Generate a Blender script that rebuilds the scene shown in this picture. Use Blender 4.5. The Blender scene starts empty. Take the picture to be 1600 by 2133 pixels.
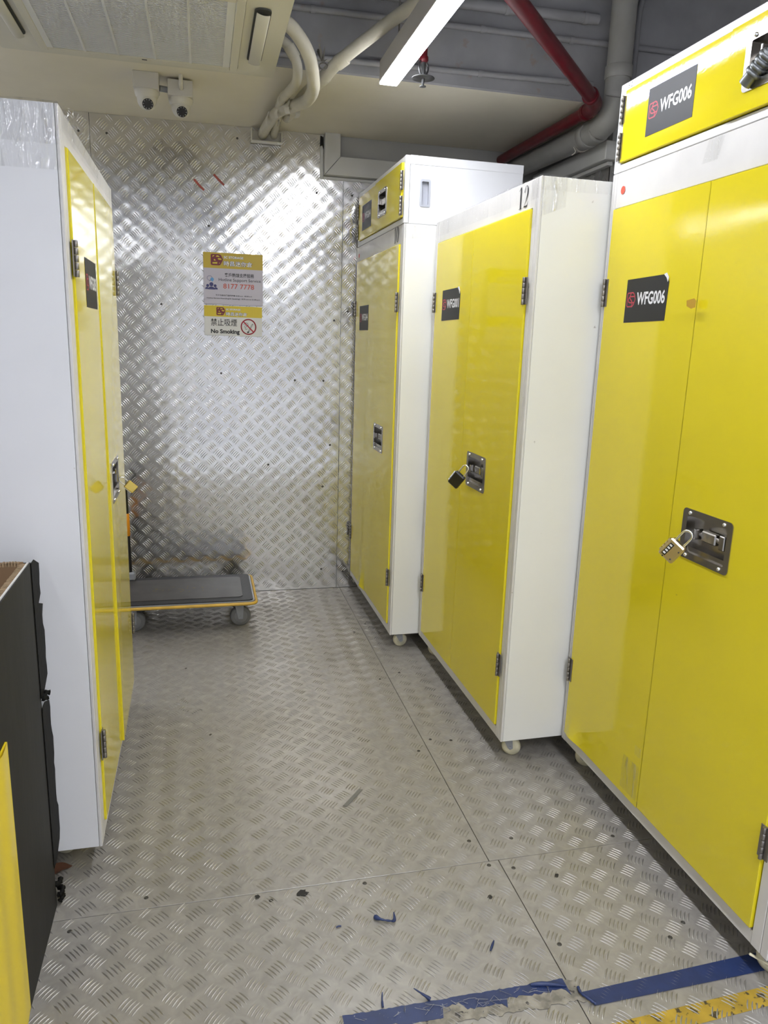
import bpy, bmesh, math, random
import numpy as np
from mathutils import Vector, Matrix

random.seed(7)
sc = bpy.context.scene
COL = sc.collection
PI = math.pi

# ------------------------------------------------------------------ camera, world, exposure
F_PX, PITCH, YAW, ROLL = 1557.2, -0.2252, 0.2407, 0.0320
cam_data = bpy.data.cameras.new('camera')
cam_data.sensor_fit = 'HORIZONTAL'
cam_data.sensor_width = 36.0
cam_data.lens = F_PX / 1600.0 * 36.0
cam_data.clip_start = 0.02
cam = bpy.data.objects.new('camera', cam_data)
COL.objects.link(cam)
cp, sp, cy, sy = math.cos(PITCH), math.sin(PITCH), math.cos(YAW), math.sin(YAW)
fwd = Vector((sy * cp, cy * cp, sp)); rgt = Vector((cy, -sy, 0)); upv = rgt.cross(fwd)
r_ = math.cos(ROLL) * rgt + math.sin(ROLL) * upv
u_ = -math.sin(ROLL) * rgt + math.cos(ROLL) * upv
cam.matrix_world = Matrix(((r_.x, u_.x, -fwd.x, 0), (r_.y, u_.y, -fwd.y, 0), (r_.z, u_.z, -fwd.z, 1.45), (0, 0, 0, 1)))
sc.camera = cam

world = bpy.data.worlds.new('world'); sc.world = world
world.use_nodes = True
world.node_tree.nodes['Background'].inputs[0].default_value = (0.9, 0.95, 1.0, 1)
world.node_tree.nodes['Background'].inputs[1].default_value = 0.02

sc.view_settings.view_transform = 'Standard'
sc.view_settings.look = 'None'
sc.view_settings.exposure = 1.33
sc.view_settings.gamma = 1.0
sc.view_settings.use_curve_mapping = False
LAMP_STRENGTH = 26.0
LAMP_COLOR = (0.955, 0.985, 1.06)

# ------------------------------------------------------------------ tagging / objects
def tag(o, label=None, cat=None, group=None, kind=None):
    if label: o['label'] = label
    if cat: o['category'] = cat
    if group: o['group'] = group
    if kind: o['kind'] = kind
    return o

def empty(name, loc=(0, 0, 0), rotz=0.0):
    o = bpy.data.objects.new(name, None)
    o.empty_display_size = 0.1
    o.location = loc; o.rotation_euler = (0, 0, rotz)
    COL.objects.link(o)
    return o

def thing(name, label, cat, loc=(0, 0, 0), rotz=0.0, group=None):
    return tag(empty(name, loc, rotz), label, cat, group)

def copy_tree(o, parent=None):
    c = o.copy(); COL.objects.link(c); c.parent = parent
    for ch in o.children: copy_tree(ch, c)
    return c

class MB:
    """collects polygons and links them as ONE mesh object"""
    def __init__(s): s.v = []; s.f = []; s.mi = []; s.sm = []
    def add(s, vs, fs, mi=0, smooth=False):
        n = len(s.v); s.v += [tuple(v) for v in vs]
        for f in fs: s.f.append(tuple(i + n for i in f)); s.mi.append(mi); s.sm.append(smooth)
        return s
    def box(s, x0, x1, y0, y1, z0, z1, b=0.0, mi=0):
        lo = [min(x0, x1), min(y0, y1), min(z0, z1)]; hi = [max(x0, x1), max(y0, y1), max(z0, z1)]
        if b <= 0:
            vs = [(lo[0] if i & 1 == 0 else hi[0], lo[1] if i & 2 == 0 else hi[1], lo[2] if i & 4 == 0 else hi[2]) for i in range(8)]
            return s.add(vs, [(0, 2, 3, 1), (4, 5, 7, 6), (0, 1, 5, 4), (2, 6, 7, 3), (0, 4, 6, 2), (1, 3, 7, 5)], mi)
        b = min(b, *(0.49 * (hi[i] - lo[i]) for i in range(3)))
        vs = []; idx = {}
        for sx in (0, 1):
            for sy_ in (0, 1):
                for sz in (0, 1):
                    sg = (sx, sy_, sz)
                    for a in range(3):
                        p = [(hi[k] if sg[k] else lo[k]) if k == a else ((hi[k] - b) if sg[k] else (lo[k] + b)) for k in range(3)]
                        idx[(sg, a)] = len(vs); vs.append(p)
        fs = []
        for a in range(3):
            o1, o2 = [k for k in range(3) if k != a]
            for sa in (0, 1):
                q = []
                for (p1, p2) in ((0, 0), (1, 0), (1, 1), (0, 1)):
                    sg = [0, 0, 0]; sg[a] = sa; sg[o1] = p1; sg[o2] = p2; q.append(idx[(tuple(sg), a)])
                fs.append(q)
        for c in range(3):
            a, d = [k for k in range(3) if k != c]
            for sa in (0, 1):
                for sd in (0, 1):
                    s0 = [0, 0, 0]; s0[a] = sa; s0[d] = sd; s1 = list(s0); s1[c] = 1
                    fs.append([idx[(tuple(s0), a)], idx[(tuple(s1), a)], idx[(tuple(s1), d)], idx[(tuple(s0), d)]])
        for sx in (0, 1):
            for sy_ in (0, 1):
                for sz in (0, 1): fs.append([idx[((sx, sy_, sz), a)] for a in range(3)])
        ctr = Vector([(lo[i] + hi[i]) / 2 for i in range(3)])
        out = []
        for f in fs:
            P = [Vector(vs[i]) for i in f]; n = (P[1] - P[0]).cross(P[2] - P[0])
            m = sum(P, Vector()) / len(P) - ctr
            out.append(f if n.dot(m) > 0 else f[::-1])
        return s.add(vs, out, mi)
    def ring(s, c, ax, r, n):
        ax = Vector(ax).normalized(); t = Vector((0, 0, 1)) if abs(ax.z) < 0.9 else Vector((1, 0, 0))
        a = ax.cross(t).normalized(); b = ax.cross(a)
        return [Vector(c) + r * (math.cos(2 * PI * i / n) * a + math.sin(2 * PI * i / n) * b) for i in range(n)]
    def lathe(s, p0, p1, prof, n=20, mi=0):
        """prof: list of (t, r) with t measured in metres from p0 towards p1"""
        p0 = Vector(p0); d = (Vector(p1) - p0).normalized()
        vs = []; fs = []
        for t, r in prof: vs += s.ring(p0 + d * t, d, max(r, 1e-5), n)
        for k in range(len(prof) - 1):
            for i in range(n):
                j = (i + 1) % n
                fs.append((k * n + i, k * n + j, (k + 1) * n + j, (k + 1) * n + i))
        s.add(vs, fs, mi, True)
        s.add([vs[i] for i in range(n)], [tuple(range(n))[::-1]], mi)
        m = (len(prof) - 1) * n
        s.add([vs[m + i] for i in range(n)], [tuple(range(n))], mi)
        return s
    def cyl(s, p0, p1, r, n=16, mi=0, c=0.0):
        L = (Vector(p1) - Vector(p0)).length
        if c > 0: return s.lathe(p0, p1, [(0, r - c), (c, r), (L - c, r), (L, r - c)], n, mi)
        return s.lathe(p0, p1, [(0, r), (L, r)], n, mi)
    def tube(s, pts, r, n=12, mi=0, closed=False, cap=True):
        P = [Vector(p) for p in pts]; m = len(P); vs = []; fs = []
        T = []
        for i in range(m):
            a = P[(i - 1) % m] if (closed or i > 0) else P[i]; b = P[(i + 1) % m] if (closed or i < m - 1) else P[i]
            T.append((b - a).normalized())
        ref = Vector((0, 0, 1)) if abs(T[0].z) < 0.9 else Vector((1, 0, 0))
        nrm = (ref - ref.dot(T[0]) * T[0]).normalized()
        for i in range(m):
            nrm = (nrm - nrm.dot(T[i]) * T[i]).normalized(); bn = T[i].cross(nrm)
            rr = r[i] if isinstance(r, (list, tuple)) else r
            for k in range(n): vs.append(P[i] + rr * (math.cos(2 * PI * k / n) * nrm + math.sin(2 * PI * k / n) * bn))
        for i in range(m if closed else m - 1):
            i2 = (i + 1) % m
            for k in range(n):
                k2 = (k + 1) % n
                fs.append((i * n + k, i * n + k2, i2 * n + k2, i2 * n + k))
        s.add(vs, fs, mi, True)
        if cap and not closed:
            s.add(vs[:n], [tuple(range(n))[::-1]], mi); s.add(vs[-n:], [tuple(range(n))], mi)
        return s
    def sphere(s, c, r, n=20, m=12, mi=0, zmin=-1.0, zmax=1.0, axis=(0, 0, 1)):
        a0, a1 = math.asin(zmin), math.asin(zmax)
        prof = [(r + r * math.sin(a0 + (a1 - a0) * k / m), r * math.cos(a0 + (a1 - a0) * k / m)) for k in range(m + 1)]
        ax = Vector(axis).normalized()
        return s.lathe(Vector(c) - ax * r, Vector(c) + ax * r, prof, n, mi)
    def prism(s, poly, y0, y1, f=lambda a, y, b: (a, y, b), mi=0):
        """poly: list of (a, b); extruded between y0 (front) and y1"""
        n = len(poly)
        vs = [f(a, y0, b) for a, b in poly] + [f(a, y1, b) for a, b in poly]
        fs = [tuple(range(n)), tuple(range(2 * n - 1, n - 1, -1))] + [(i, i + n, (i + 1) % n + n, (i + 1) % n) for i in range(n)]
        return s.add(vs, fs, mi)
    def grid(s, fn, nu, nv, mi=0, smooth=True):
        vs = [fn(i / nu, j / nv) for j in range(nv + 1) for i in range(nu + 1)]
        fs = [(j * (nu + 1) + i, j * (nu + 1) + i + 1, (j + 1) * (nu + 1) + i + 1, (j + 1) * (nu + 1) + i) for j in range(nv) for i in range(nu)]
        return s.add(vs, fs, mi, smooth)
    def xf(s, M): s.v = [tuple(M @ Vector(v)) for v in s.v]; return s
    def build(s, name, mats, parent=None, fix=True, bevel=0.0):
        me = bpy.data.meshes.new(name)
        me.from_pydata(s.v, [], s.f)
        mats = mats if isinstance(mats, (list, tuple)) else [mats]
        for m in mats: me.materials.append(m)
        me.polygons.foreach_set('material_index', s.mi)
        me.polygons.foreach_set('use_smooth', s.sm)
        me.update()
        if fix:
            bm = bmesh.new(); bm.from_mesh(me)
            bmesh.ops.recalc_face_normals(bm, faces=bm.faces)
            bm.to_mesh(me); bm.free()
        o = bpy.data.objects.new(name, me); COL.objects.link(o)
        if parent is not None: o.parent = parent
        if bevel > 0:
            md = o.modifiers.new('bevel', 'BEVEL'); md.width = bevel; md.segments = 2
            md.limit_method = 'ANGLE'; md.angle_limit = math.radians(50)
        return o

def smooth_path(pts, k=8):
    P = [Vector(p) for p in pts]; out = []
    for i in range(len(P) - 1):
        p0 = P[max(i - 1, 0)]; p1 = P[i]; p2 = P[i + 1]; p3 = P[min(i + 2, len(P) - 1)]
        for j in range(k):
            t = j / k
            out.append(0.5 * ((2 * p1) + (p2 - p0) * t + (2 * p0 - 5 * p1 + 4 * p2 - p3) * t * t + (3 * p1 - p0 - 3 * p2 + p3) * t ** 3))
    out.append(P[-1]); return out

def rrect(x0, x1, z0, z1, r, n=5):
    out = []
    for (cx, cz, a) in ((x1 - r, z0 + r, -90), (x1 - r, z1 - r, 0), (x0 + r, z1 - r, 90), (x0 + r, z0 + r, 180)):
        for k in range(n + 1):
            t = math.radians(a + 90 * k / n); out.append((cx + r * math.cos(t), cz + r * math.sin(t)))
    return out

# ------------------------------------------------------------------ materials
def mat(name, col, rough=0.5, metal=0.0, bump=0.0, bscale=50.0, var=0.0, vscale=6.0, var2=None, coat=0.0, spec=0.5, rvar=0.0, detail=4.0, dirt=None, stretch=None):
    m = bpy.data.materials.new(name); m.use_nodes = True
    nt = m.node_tree; N = nt.nodes; L = nt.links; b = N['Principled BSDF']
    b.inputs['Base Color'].default_value = (*col, 1); b.inputs['Roughness'].default_value = rough
    b.inputs['Metallic'].default_value = metal; b.inputs['Specular IOR Level'].default_value = spec
    b.inputs['Coat Weight'].default_value = coat; b.inputs['Coat Roughness'].default_value = 0.05
    tc = N.new('ShaderNodeTexCoord'); src = tc.outputs['Object']
    if stretch:
        mp = N.new('ShaderNodeMapping'); mp.inputs['Scale'].default_value = stretch; L.new(src, mp.inputs[0]); src = mp.outputs[0]
    colsock = None
    if var > 0:
        nz = N.new('ShaderNodeTexNoise'); nz.inputs['Scale'].default_value = vscale; nz.inputs['Detail'].default_value = detail
        L.new(src, nz.inputs['Vector'])
        rp = N.new('ShaderNodeMapRange'); rp.inputs[1].default_value = 0.35; rp.inputs[2].default_value = 0.65
        L.new(nz.outputs[0], rp.inputs[0])
        mx = N.new('ShaderNodeMix'); mx.data_type = 'RGBA'
        mx.inputs['A'].default_value = (*col, 1)
        c2 = var2 if var2 else tuple(c * (1 - var) for c in col)
        mx.inputs['B'].default_value = (*c2, 1)
        L.new(rp.outputs[0], mx.inputs['Factor']); colsock = mx.outputs['Result']
        if rvar:
            rr = N.new('ShaderNodeMapRange'); rr.inputs[3].default_value = rough; rr.inputs[4].default_value = rough + rvar
            L.new(rp.outputs[0], rr.inputs[0]); L.new(rr.outputs[0], b.inputs['Roughness'])
    if dirt:
        # sparse marks: colour, threshold, scale
        dc, th, ds = dirt
        nz = N.new('ShaderNodeTexNoise'); nz.inputs['Scale'].default_value = ds; nz.inputs['Detail'].default_value = 7
        L.new(tc.outputs['Object'], nz.inputs['Vector'])
        rp = N.new('ShaderNodeMapRange'); rp.inputs[1].default_value = th; rp.inputs[2].default_value = th + 0.05
        L.new(nz.outputs[0], rp.inputs[0])
        mx = N.new('ShaderNodeMix'); mx.data_type = 'RGBA'
        if colsock: L.new(colsock, mx.inputs['A'])
        else: mx.inputs['A'].default_value = (*col, 1)
        mx.inputs['B'].default_value = (*dc, 1)
        L.new(rp.outputs[0], mx.inputs['Factor']); colsock = mx.outputs['Result']
    if colsock: L.new(colsock, b.inputs['Base Color'])
    if bump > 0:
        nz = N.new('ShaderNodeTexNoise'); nz.inputs['Scale'].default_value = bscale; nz.inputs['Detail'].default_value = 3
        L.new(src, nz.inputs['Vector'])
        bp = N.new('ShaderNodeBump'); bp.inputs['Strength'].default_value = 1.0; bp.inputs['Distance'].default_value = bump
        L.new(nz.outputs[0], bp.inputs['Height']); L.new(bp.outputs[0], b.inputs['Normal'])
    return m

def emis(name, col, s):
    m = bpy.data.materials.new(name); m.use_nodes = True
    b = m.node_tree.nodes['Principled BSDF']
    b.inputs['Base Color'].default_value = (0.9, 0.9, 0.9, 1)
    b.inputs['Emission Color'].default_value = (*col, 1); b.inputs['Emission Strength'].default_value = s
    return m

def film_mat(name, alpha, rough, bump, bscale):
    """clear plastic: a see-through sheet with gloss, glossier along its folds"""
    m = bpy.data.materials.new(name); m.use_nodes = True
    nt = m.node_tree; N = nt.nodes; L = nt.links
    N.remove(N['Principled BSDF'])
    tr_ = N.new('ShaderNodeBsdfTransparent'); gl = N.new('ShaderNodeBsdfGlossy'); gl.inputs['Roughness'].default_value = rough
    tr_.inputs['Color'].default_value = (0.97, 0.97, 0.97, 1)
    tc = N.new('ShaderNodeTexCoord')
    mp = N.new('ShaderNodeMapping'); mp.inputs['Rotation'].default_value = (0.5, 0.45, 0.6); mp.inputs['Scale'].default_value = (3.2, 3.2, 0.55)
    L.new(tc.outputs['Object'], mp.inputs[0])
    nz = N.new('ShaderNodeTexNoise'); nz.inputs['Scale'].default_value = bscale; nz.inputs['Detail'].default_value = 3; nz.inputs['Distortion'].default_value = 0.8
    L.new(mp.outputs[0], nz.inputs['Vector'])
    rp = N.new('ShaderNodeMapRange'); rp.inputs[1].default_value = 0.54; rp.inputs[2].default_value = 0.66
    rp.inputs[3].default_value = alpha; rp.inputs[4].default_value = min(0.75, alpha * 4.5)
    L.new(nz.outputs[0], rp.inputs[0])
    bp = N.new('ShaderNodeBump'); bp.inputs['Distance'].default_value = bump
    L.new(nz.outputs[0], bp.inputs['Height']); L.new(bp.outputs[0], gl.inputs['Normal'])
    mx = N.new('ShaderNodeMixShader'); L.new(rp.outputs[0], mx.inputs[0]); L.new(tr_.outputs[0], mx.inputs[1]); L.new(gl.outputs[0], mx.inputs[2])
    L.new(mx.outputs[0], N['Material Output'].inputs['Surface'])
    return m

def tread_mat(name, col, rough, px, pz, axes, amp, metal=1.0, dirt=None, dirtamt=(0.0, 0.0)):
    """aluminium sheet: soft swelling of the sheet around the bars, grime as a second dull layer"""
    m = bpy.data.materials.new(name); m.use_nodes = True
    nt = m.node_tree; N = nt.nodes; L = nt.links; b = N['Principled BSDF']
    b.inputs['Base Color'].default_value = (*col, 1); b.inputs['Metallic'].default_value = metal
    tc = N.new('ShaderNodeTexCoord')
    sep = N.new('ShaderNodeSeparateXYZ'); L.new(tc.outputs['Object'], sep.inputs[0])
    def mth(op, a, v=None, w=None):
        n = N.new('ShaderNodeMath'); n.operation = op
        L.new(a, n.inputs[0]) if not isinstance(a, (int, float)) else None
        if v is not None:
            if isinstance(v, (int, float)): n.inputs[1].default_value = v
            else: L.new(v, n.inputs[1])
        return n.outputs[0]
    ca = mth('COSINE', mth('MULTIPLY', sep.outputs[axes[0]], 2 * PI / px))
    cb = mth('COSINE', mth('MULTIPLY', sep.outputs[axes[1]], 2 * PI / pz))
    h = mth('MULTIPLY', mth('MULTIPLY', ca, cb), amp)
    nz = N.new('ShaderNodeTexNoise'); nz.inputs['Scale'].default_value = 14; nz.inputs['Detail'].default_value = 2
    L.new(tc.outputs['Object'], nz.inputs['Vector'])
    h2 = mth('ADD', h, mth('MULTIPLY', nz.outputs[0], amp * 1.5))
    bp = N.new('ShaderNodeBump'); bp.inputs['Strength'].default_value = 1.0; bp.inputs['Distance'].default_value = 1.0
    L.new(h2, bp.inputs['Height']); L.new(bp.outputs[0], b.inputs['Normal'])
    rn = N.new('ShaderNodeTexNoise'); rn.inputs['Scale'].default_value = 3.0; rn.inputs['Detail'].default_value = 6
    L.new(tc.outputs['Object'], rn.inputs['Vector'])
    rr = N.new('ShaderNodeMapRange'); rr.inputs[1].default_value = 0.3; rr.inputs[2].default_value = 0.7
    rr.inputs[3].default_value = rough * 0.8; rr.inputs[4].default_value = rough * 1.3
    L.new(rn.outputs[0], rr.inputs[0]); L.new(rr.outputs[0], b.inputs['Roughness'])
    if dirt:
        d = N.new('ShaderNodeBsdfPrincipled'); d.inputs['Base Color'].default_value = (*dirt, 1); d.inputs['Roughness'].default_value = 0.6
        dn = N.new('ShaderNodeTexNoise'); dn.inputs['Scale'].default_value = 2.2; dn.inputs['Detail'].default_value = 9; dn.inputs['Roughness'].default_value = 0.65
        L.new(tc.outputs['Object'], dn.inputs['Vector'])
        dr = N.new('ShaderNodeMapRange'); dr.inputs[1].default_value = 0.3; dr.inputs[2].default_value = 0.7
        dr.inputs[3].default_value = dirtamt[0]; dr.inputs[4].default_value = dirtamt[1]
        L.new(dn.outputs[0], dr.inputs[0])
        # fine scuffs
        cn = N.new('ShaderNodeTexNoise'); cn.inputs['Scale'].default_value = 26; cn.inputs['Detail'].default_value = 8; cn.inputs['Distortion'].default_value = 1.2
        L.new(tc.outputs['Object'], cn.inputs['Vector'])
        cr = N.new('ShaderNodeMapRange'); cr.inputs[1].default_value = 0.35; cr.inputs[2].default_value = 0.7
        L.new(cn.outputs[0], cr.inputs[0])
        cm = N.new('ShaderNodeMix'); cm.data_type = 'RGBA'
        cm.inputs['A'].default_value = (*[c * 0.88 for c in dirt], 1); cm.inputs['B'].default_value = (*[min(1, c * 1.22) for c in dirt], 1)
        L.new(cr.outputs[0], cm.inputs['Factor']); L.new(cm.outputs['Result'], d.inputs['Base Color'])
        L.new(bp.outputs[0], d.inputs['Normal'])
        mx = N.new('ShaderNodeMixShader'); L.new(dr.outputs[0], mx.inputs[0])
        L.new(b.outputs[0], mx.inputs[1]); L.new(d.outputs[0], mx.inputs[2])
        L.new(mx.outputs[0], N['Material Output'].inputs['Surface'])
    return m

WHITE = mat('white_laminate', (0.80, 0.80, 0.815), 0.38, bump=0.0004, bscale=9, var=0.05, vscale=2.5, dirt=((0.50, 0.48, 0.44), 0.755, 45))
WHITE2 = mat('cream_laminate', (0.80, 0.795, 0.755), 0.34, bump=0.0012, bscale=3.5, var=0.05, vscale=2.0, dirt=((0.42, 0.40, 0.35), 0.745, 38))
FRAME = mat('white_frame_paint', (0.70, 0.68, 0.66), 0.4, var=0.08, vscale=8, dirt=((0.25, 0.22, 0.19), 0.72, 40))
YELLOW = mat('yellow_gloss', (0.79, 0.66, 0.020), 0.05, bump=0.00007, bscale=110, var=0.04, vscale=3, coat=0.0, spec=0.6, dirt=((0.36, 0.29, 0.03), 0.76, 40))
YEDGE = mat('yellow_edge', (0.85, 0.70, 0.03), 0.4)
STEEL = mat('brushed_steel', (0.40, 0.38, 0.355), 0.24, 1.0, bump=0.00008, bscale=120)
HINGE = mat('zinc_hinge', (0.30, 0.28, 0.26), 0.45, 1.0)
CHROME = mat('chrome', (0.85, 0.85, 0.85), 0.12, 1.0)
BRASS = mat('champagne_brass', (0.62, 0.52, 0.33), 0.35, 1.0)
GOLD = mat('yellow_brass', (0.60, 0.45, 0.12), 0.38, 1.0)
BLACKMET = mat('black_enamel', (0.012, 0.012, 0.013), 0.3)
DIALW = mat('dial_white', (0.75, 0.75, 0.74), 0.35)
GUN = mat('grey_dial_metal', (0.22, 0.23, 0.235), 0.45, 1.0)
LABELBLACK = mat('label_black', (0.014, 0.014, 0.015), 0.5)
PRINTWHITE = mat('print_white', (0.82, 0.82, 0.84), 0.5)
PRINTRED = mat('print_pink_red', (0.50, 0.055, 0.085), 0.5)
PRINTBLACK = mat('print_black', (0.012, 0.012, 0.014), 0.5)
DOTRED = mat('dot_red', (0.92, 0.09, 0.05), 0.5)
SIGNYEL = mat('sign_yellow', (0.50, 0.36, 0.03), 0.45)
SIGNYEL2 = mat('sign_yellow_bright', (0.62, 0.47, 0.02), 0.45)
SIGNGREY = mat('sign_lilac', (0.50, 0.47, 0.53), 0.45)
SIGNWHITE = mat('sign_white', (0.66, 0.65, 0.62), 0.45)
SIGNMAROON = mat('sign_maroon', (0.16, 0.012, 0.025), 0.45)
SIGNORANGE = mat('sign_orange_red', (0.55, 0.10, 0.06), 0.5)
SIGNNAVY = mat('sign_navy', (0.05, 0.05, 0.16), 0.5)
SIGNBLUE = mat('sign_blue', (0.12, 0.32, 0.60), 0.5)
SIGNRED = mat('sign_red', (0.42, 0.012, 0.03), 0.5)
RUBBERW = mat('cream_nylon', (0.62, 0.58, 0.42), 0.4, var=0.35, vscale=25)
RUBBERG = mat('grey_rubber', (0.16, 0.16, 0.16), 0.6)
BLACKRUB = mat('black_rubber', (0.02, 0.02, 0.022), 0.55, bump=0.0006, bscale=200)
MATGREY = mat('worn_mat', (0.075, 0.070, 0.066), 0.45, var=0.35, vscale=9, var2=(0.05, 0.045, 0.04))
BUMPERY = mat('bumper_yellow', (0.72, 0.44, 0.06), 0.45, var=0.2, vscale=20)
ORANGE = mat('orange_plastic', (0.80, 0.30, 0.01), 0.4)
GREYMET = mat('grey_painted_metal', (0.28, 0.29, 0.31), 0.4)
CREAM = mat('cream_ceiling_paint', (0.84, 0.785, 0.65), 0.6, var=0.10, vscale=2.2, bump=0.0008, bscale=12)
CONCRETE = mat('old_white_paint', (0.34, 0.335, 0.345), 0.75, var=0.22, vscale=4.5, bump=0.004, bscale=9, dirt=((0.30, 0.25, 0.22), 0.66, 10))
PAINTW = mat('painted_wall', (0.50, 0.495, 0.48), 0.7, var=0.08, vscale=3)
ROOMW = mat('room_white', (0.78, 0.78, 0.80), 0.7, var=0.03, vscale=2)
PIPEC = mat('cream_insulation', (0.58, 0.545, 0.445), 0.5, var=0.12, vscale=14, bump=0.002, bscale=22)
PIPEW = mat('white_pvc', (0.36, 0.35, 0.32), 0.35, var=0.12, vscale=10)
RED = mat('red_pipe_paint', (0.125, 0.002, 0.008), 0.35, var=0.25, vscale=12)
ACW = mat('ac_plastic', (0.66, 0.63, 0.52), 0.45)
ACGR = mat('ac_grille', (0.72, 0.72, 0.71), 0.5)
ACDARK = mat('ac_dark', (0.05, 0.05, 0.045), 0.7)
ACMESH = mat('ac_filter_mesh', (0.26, 0.26, 0.26), 0.7)
CCTVW = mat('cctv_white', (0.64, 0.61, 0.53), 0.35)
CCTVBOX = mat('cctv_box', (0.60, 0.575, 0.53), 0.5)
BLACKGLASS = mat('black_glass', (0.006, 0.006, 0.007), 0.08)
LEDG = mat('ir_led', (0.35, 0.35, 0.36), 0.2)
LAMPBODY = mat('lamp_body', (0.50, 0.48, 0.47), 0.4)
TUBE = emis('lamp_diffuser', LAMP_COLOR, LAMP_STRENGTH)
TUBE_DIM = emis('lamp_diffuser_lowered', LAMP_COLOR, LAMP_STRENGTH * 0.35)  # output lowered to balance the light on the nearest right cabinet
TUBE_FILL = emis('fill_lamp_diffuser', LAMP_COLOR, LAMP_STRENGTH * 0.55)  # for the added fill lamps left of the aisle
TUBE_BOOST = emis('lamp_diffuser_boosted', LAMP_COLOR, LAMP_STRENGTH * 1.8)  # output raised to brighten the cabinet sides that face the camera
CARD = mat('brown_cardboard', (0.27, 0.165, 0.085), 0.8, var=0.25, vscale=12, bump=0.001, bscale=60)
CARDCUT = mat('cardboard_cut_edge', (0.40, 0.28, 0.16), 0.85, var=0.4, vscale=90)
BLACKTAPE = mat('black_cloth_tape', (0.023, 0.022, 0.0205), 0.6, spec=0.3, bump=0.0025, bscale=14, var=0.25, vscale=6, stretch=(1, 0.6, 0.25))
DARKTAPE = mat('dark_tape_underside', (0.006, 0.0055, 0.004), 0.7, spec=0.2, bump=0.001, bscale=60)
LINERW = mat('white_liner', (0.80, 0.79, 0.76), 0.6)
YPANEL = mat('yellow_panel', (0.86, 0.66, 0.018), 0.3, bump=0.0006, bscale=20)
BLUETAPE = mat('blue_tape', (0.020, 0.038, 0.125), 0.42, bump=0.0006, bscale=60, var=0.25, vscale=25, dirt=((0.25, 0.26, 0.30), 0.70, 70))
YTAPE = mat('yellow_floor_tape', (0.52, 0.34, 0.035), 0.5, var=0.35, vscale=14, dirt=((0.06, 0.045, 0.02), 0.565, 52))
RESIDUE = mat('adhesive_residue', (0.34, 0.31, 0.25), 0.85, var=0.5, vscale=38, detail=9, bump=0.0004, bscale=150, dirt=((0.06, 0.055, 0.05), 0.60, 55))
SCREWD = mat('dirty_screw', (0.08, 0.075, 0.065), 0.5, 0.6)
GUM = mat('dark_grime', (0.02, 0.018, 0.016), 0.7)
LEAF = mat('brown_leaf', (0.12, 0.05, 0.025), 0.7)
STAIN = mat('amber_residue', (0.52, 0.30, 0.02), 0.4)
REDMARK = mat('red_tape_scrap', (0.34, 0.07, 0.045), 0.5)
FILM = film_mat('clear_film', 0.05, 0.10, 0.03, 13)
FILM2 = film_mat('clear_tape', 0.08, 0.10, 0.03, 15)
TRUNK = mat('trunking_pvc', (0.60, 0.59, 0.55), 0.45, var=0.05, vscale=5)
SHADOWGAP = mat('dark_gap', (0.02, 0.02, 0.02), 0.9)
SPRK = mat('old_bronze', (0.10, 0.10, 0.10), 0.45, 0.8)
PX, PY = 0.092, 0.0722     # tread lattice on the floor
WX, WZ = 0.088, 0.0775     # tread lattice on the wall
FLOORM = tread_mat('floor_tread', (0.50, 0.485, 0.46), 0.36, PX, PY, (0, 1), 0.00022, dirt=(0.285, 0.265, 0.236), dirtamt=(0.66, 0.92))
FLOORBAR = tread_mat('floor_tread_bars', (0.55, 0.535, 0.51), 0.34, PX, PY, (0, 1), 0.0001, dirt=(0.20, 0.185, 0.162), dirtamt=(0.42, 0.84))
WALLM = tread_mat('wall_tread', (0.70, 0.69, 0.67), 0.17, WX, WZ, (0, 2), 0.00042)
WALLBAR = tread_mat('wall_tread_bars', (0.62, 0.61, 0.595), 0.26, WX, WZ, (0, 2), 0.0001)
SIDEM = tread_mat('side_tread', (0.66, 0.65, 0.63), 0.28, WX, WZ, (1, 2), 0.0002)

# ------------------------------------------------------------------ flat print helpers
def text_polys(body, h, bold=0.0, fit=None, space=1.0):
    """letters as flat polygons in (x, z): cap height h, starting at x = 0"""
    c = bpy.data.curves.new('lettering', 'FONT'); c.body = body; c.size = 1.0; c.offset = bold; c.space_character = space; c.resolution_u = 3
    o = bpy.data.objects.new('lettering_tmp', c); COL.objects.link(o)
    bpy.context.view_layer.update()
    me = bpy.data.meshes.new_from_object(o.evaluated_get(bpy.context.evaluated_depsgraph_get()))
    V = [(v.co.x, v.co.y) for v in me.vertices]; P = [tuple(p.vertices) for p in me.polygons]
    bpy.data.objects.remove(o); bpy.data.curves.remove(c); bpy.data.meshes.remove(me)
    x0 = min(v[0] for v in V); x1 = max(v[0] for v in V); z0 = min(v[1] for v in V); z1 = max(v[1] for v in V)
    k = h / 0.72 if h else 1.0
    kx = fit / (x1 - x0) if fit else k
    return [((x - x0) * kx, z * k) for x, z in V], P

def print_text(name, m, parent, body, x, z, h, y=0.0, fit=None, bold=0.0, space=1.0, f=None):
    V, P = text_polys(body, h, bold, fit, space)
    mb = MB(); g = f or (lambda a, b: (a, y, b))
    mb.add([g(x + a, z + b) for a, b in V], P)
    return mb.build(name, m, parent, fix=False)

def stroke(mb, pts, w, f, closed=False, mi=0):
    P = [Vector((p[0], p[1])) for p in pts]; n = len(P)
    W = w if isinstance(w, (list, tuple)) else [w] * n
    for i in range(n if closed else n - 1):
        a, b = P[i], P[(i + 1) % n]; d = b - a
        if d.length < 1e-9: continue
        t = d.normalized(); q = Vector((-t.y, t.x)); wa, wb = W[i] / 2, W[(i + 1) % n] / 2
        a2 = a - t * wa * 0.4; b2 = b + t * wb * 0.4
        mb.add([f(*(a2 + q * wa)), f(*(a2 - q * wa)), f(*(b2 - q * wb)), f(*(b2 + q * wb))], [(0, 1, 2, 3)], mi)

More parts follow.
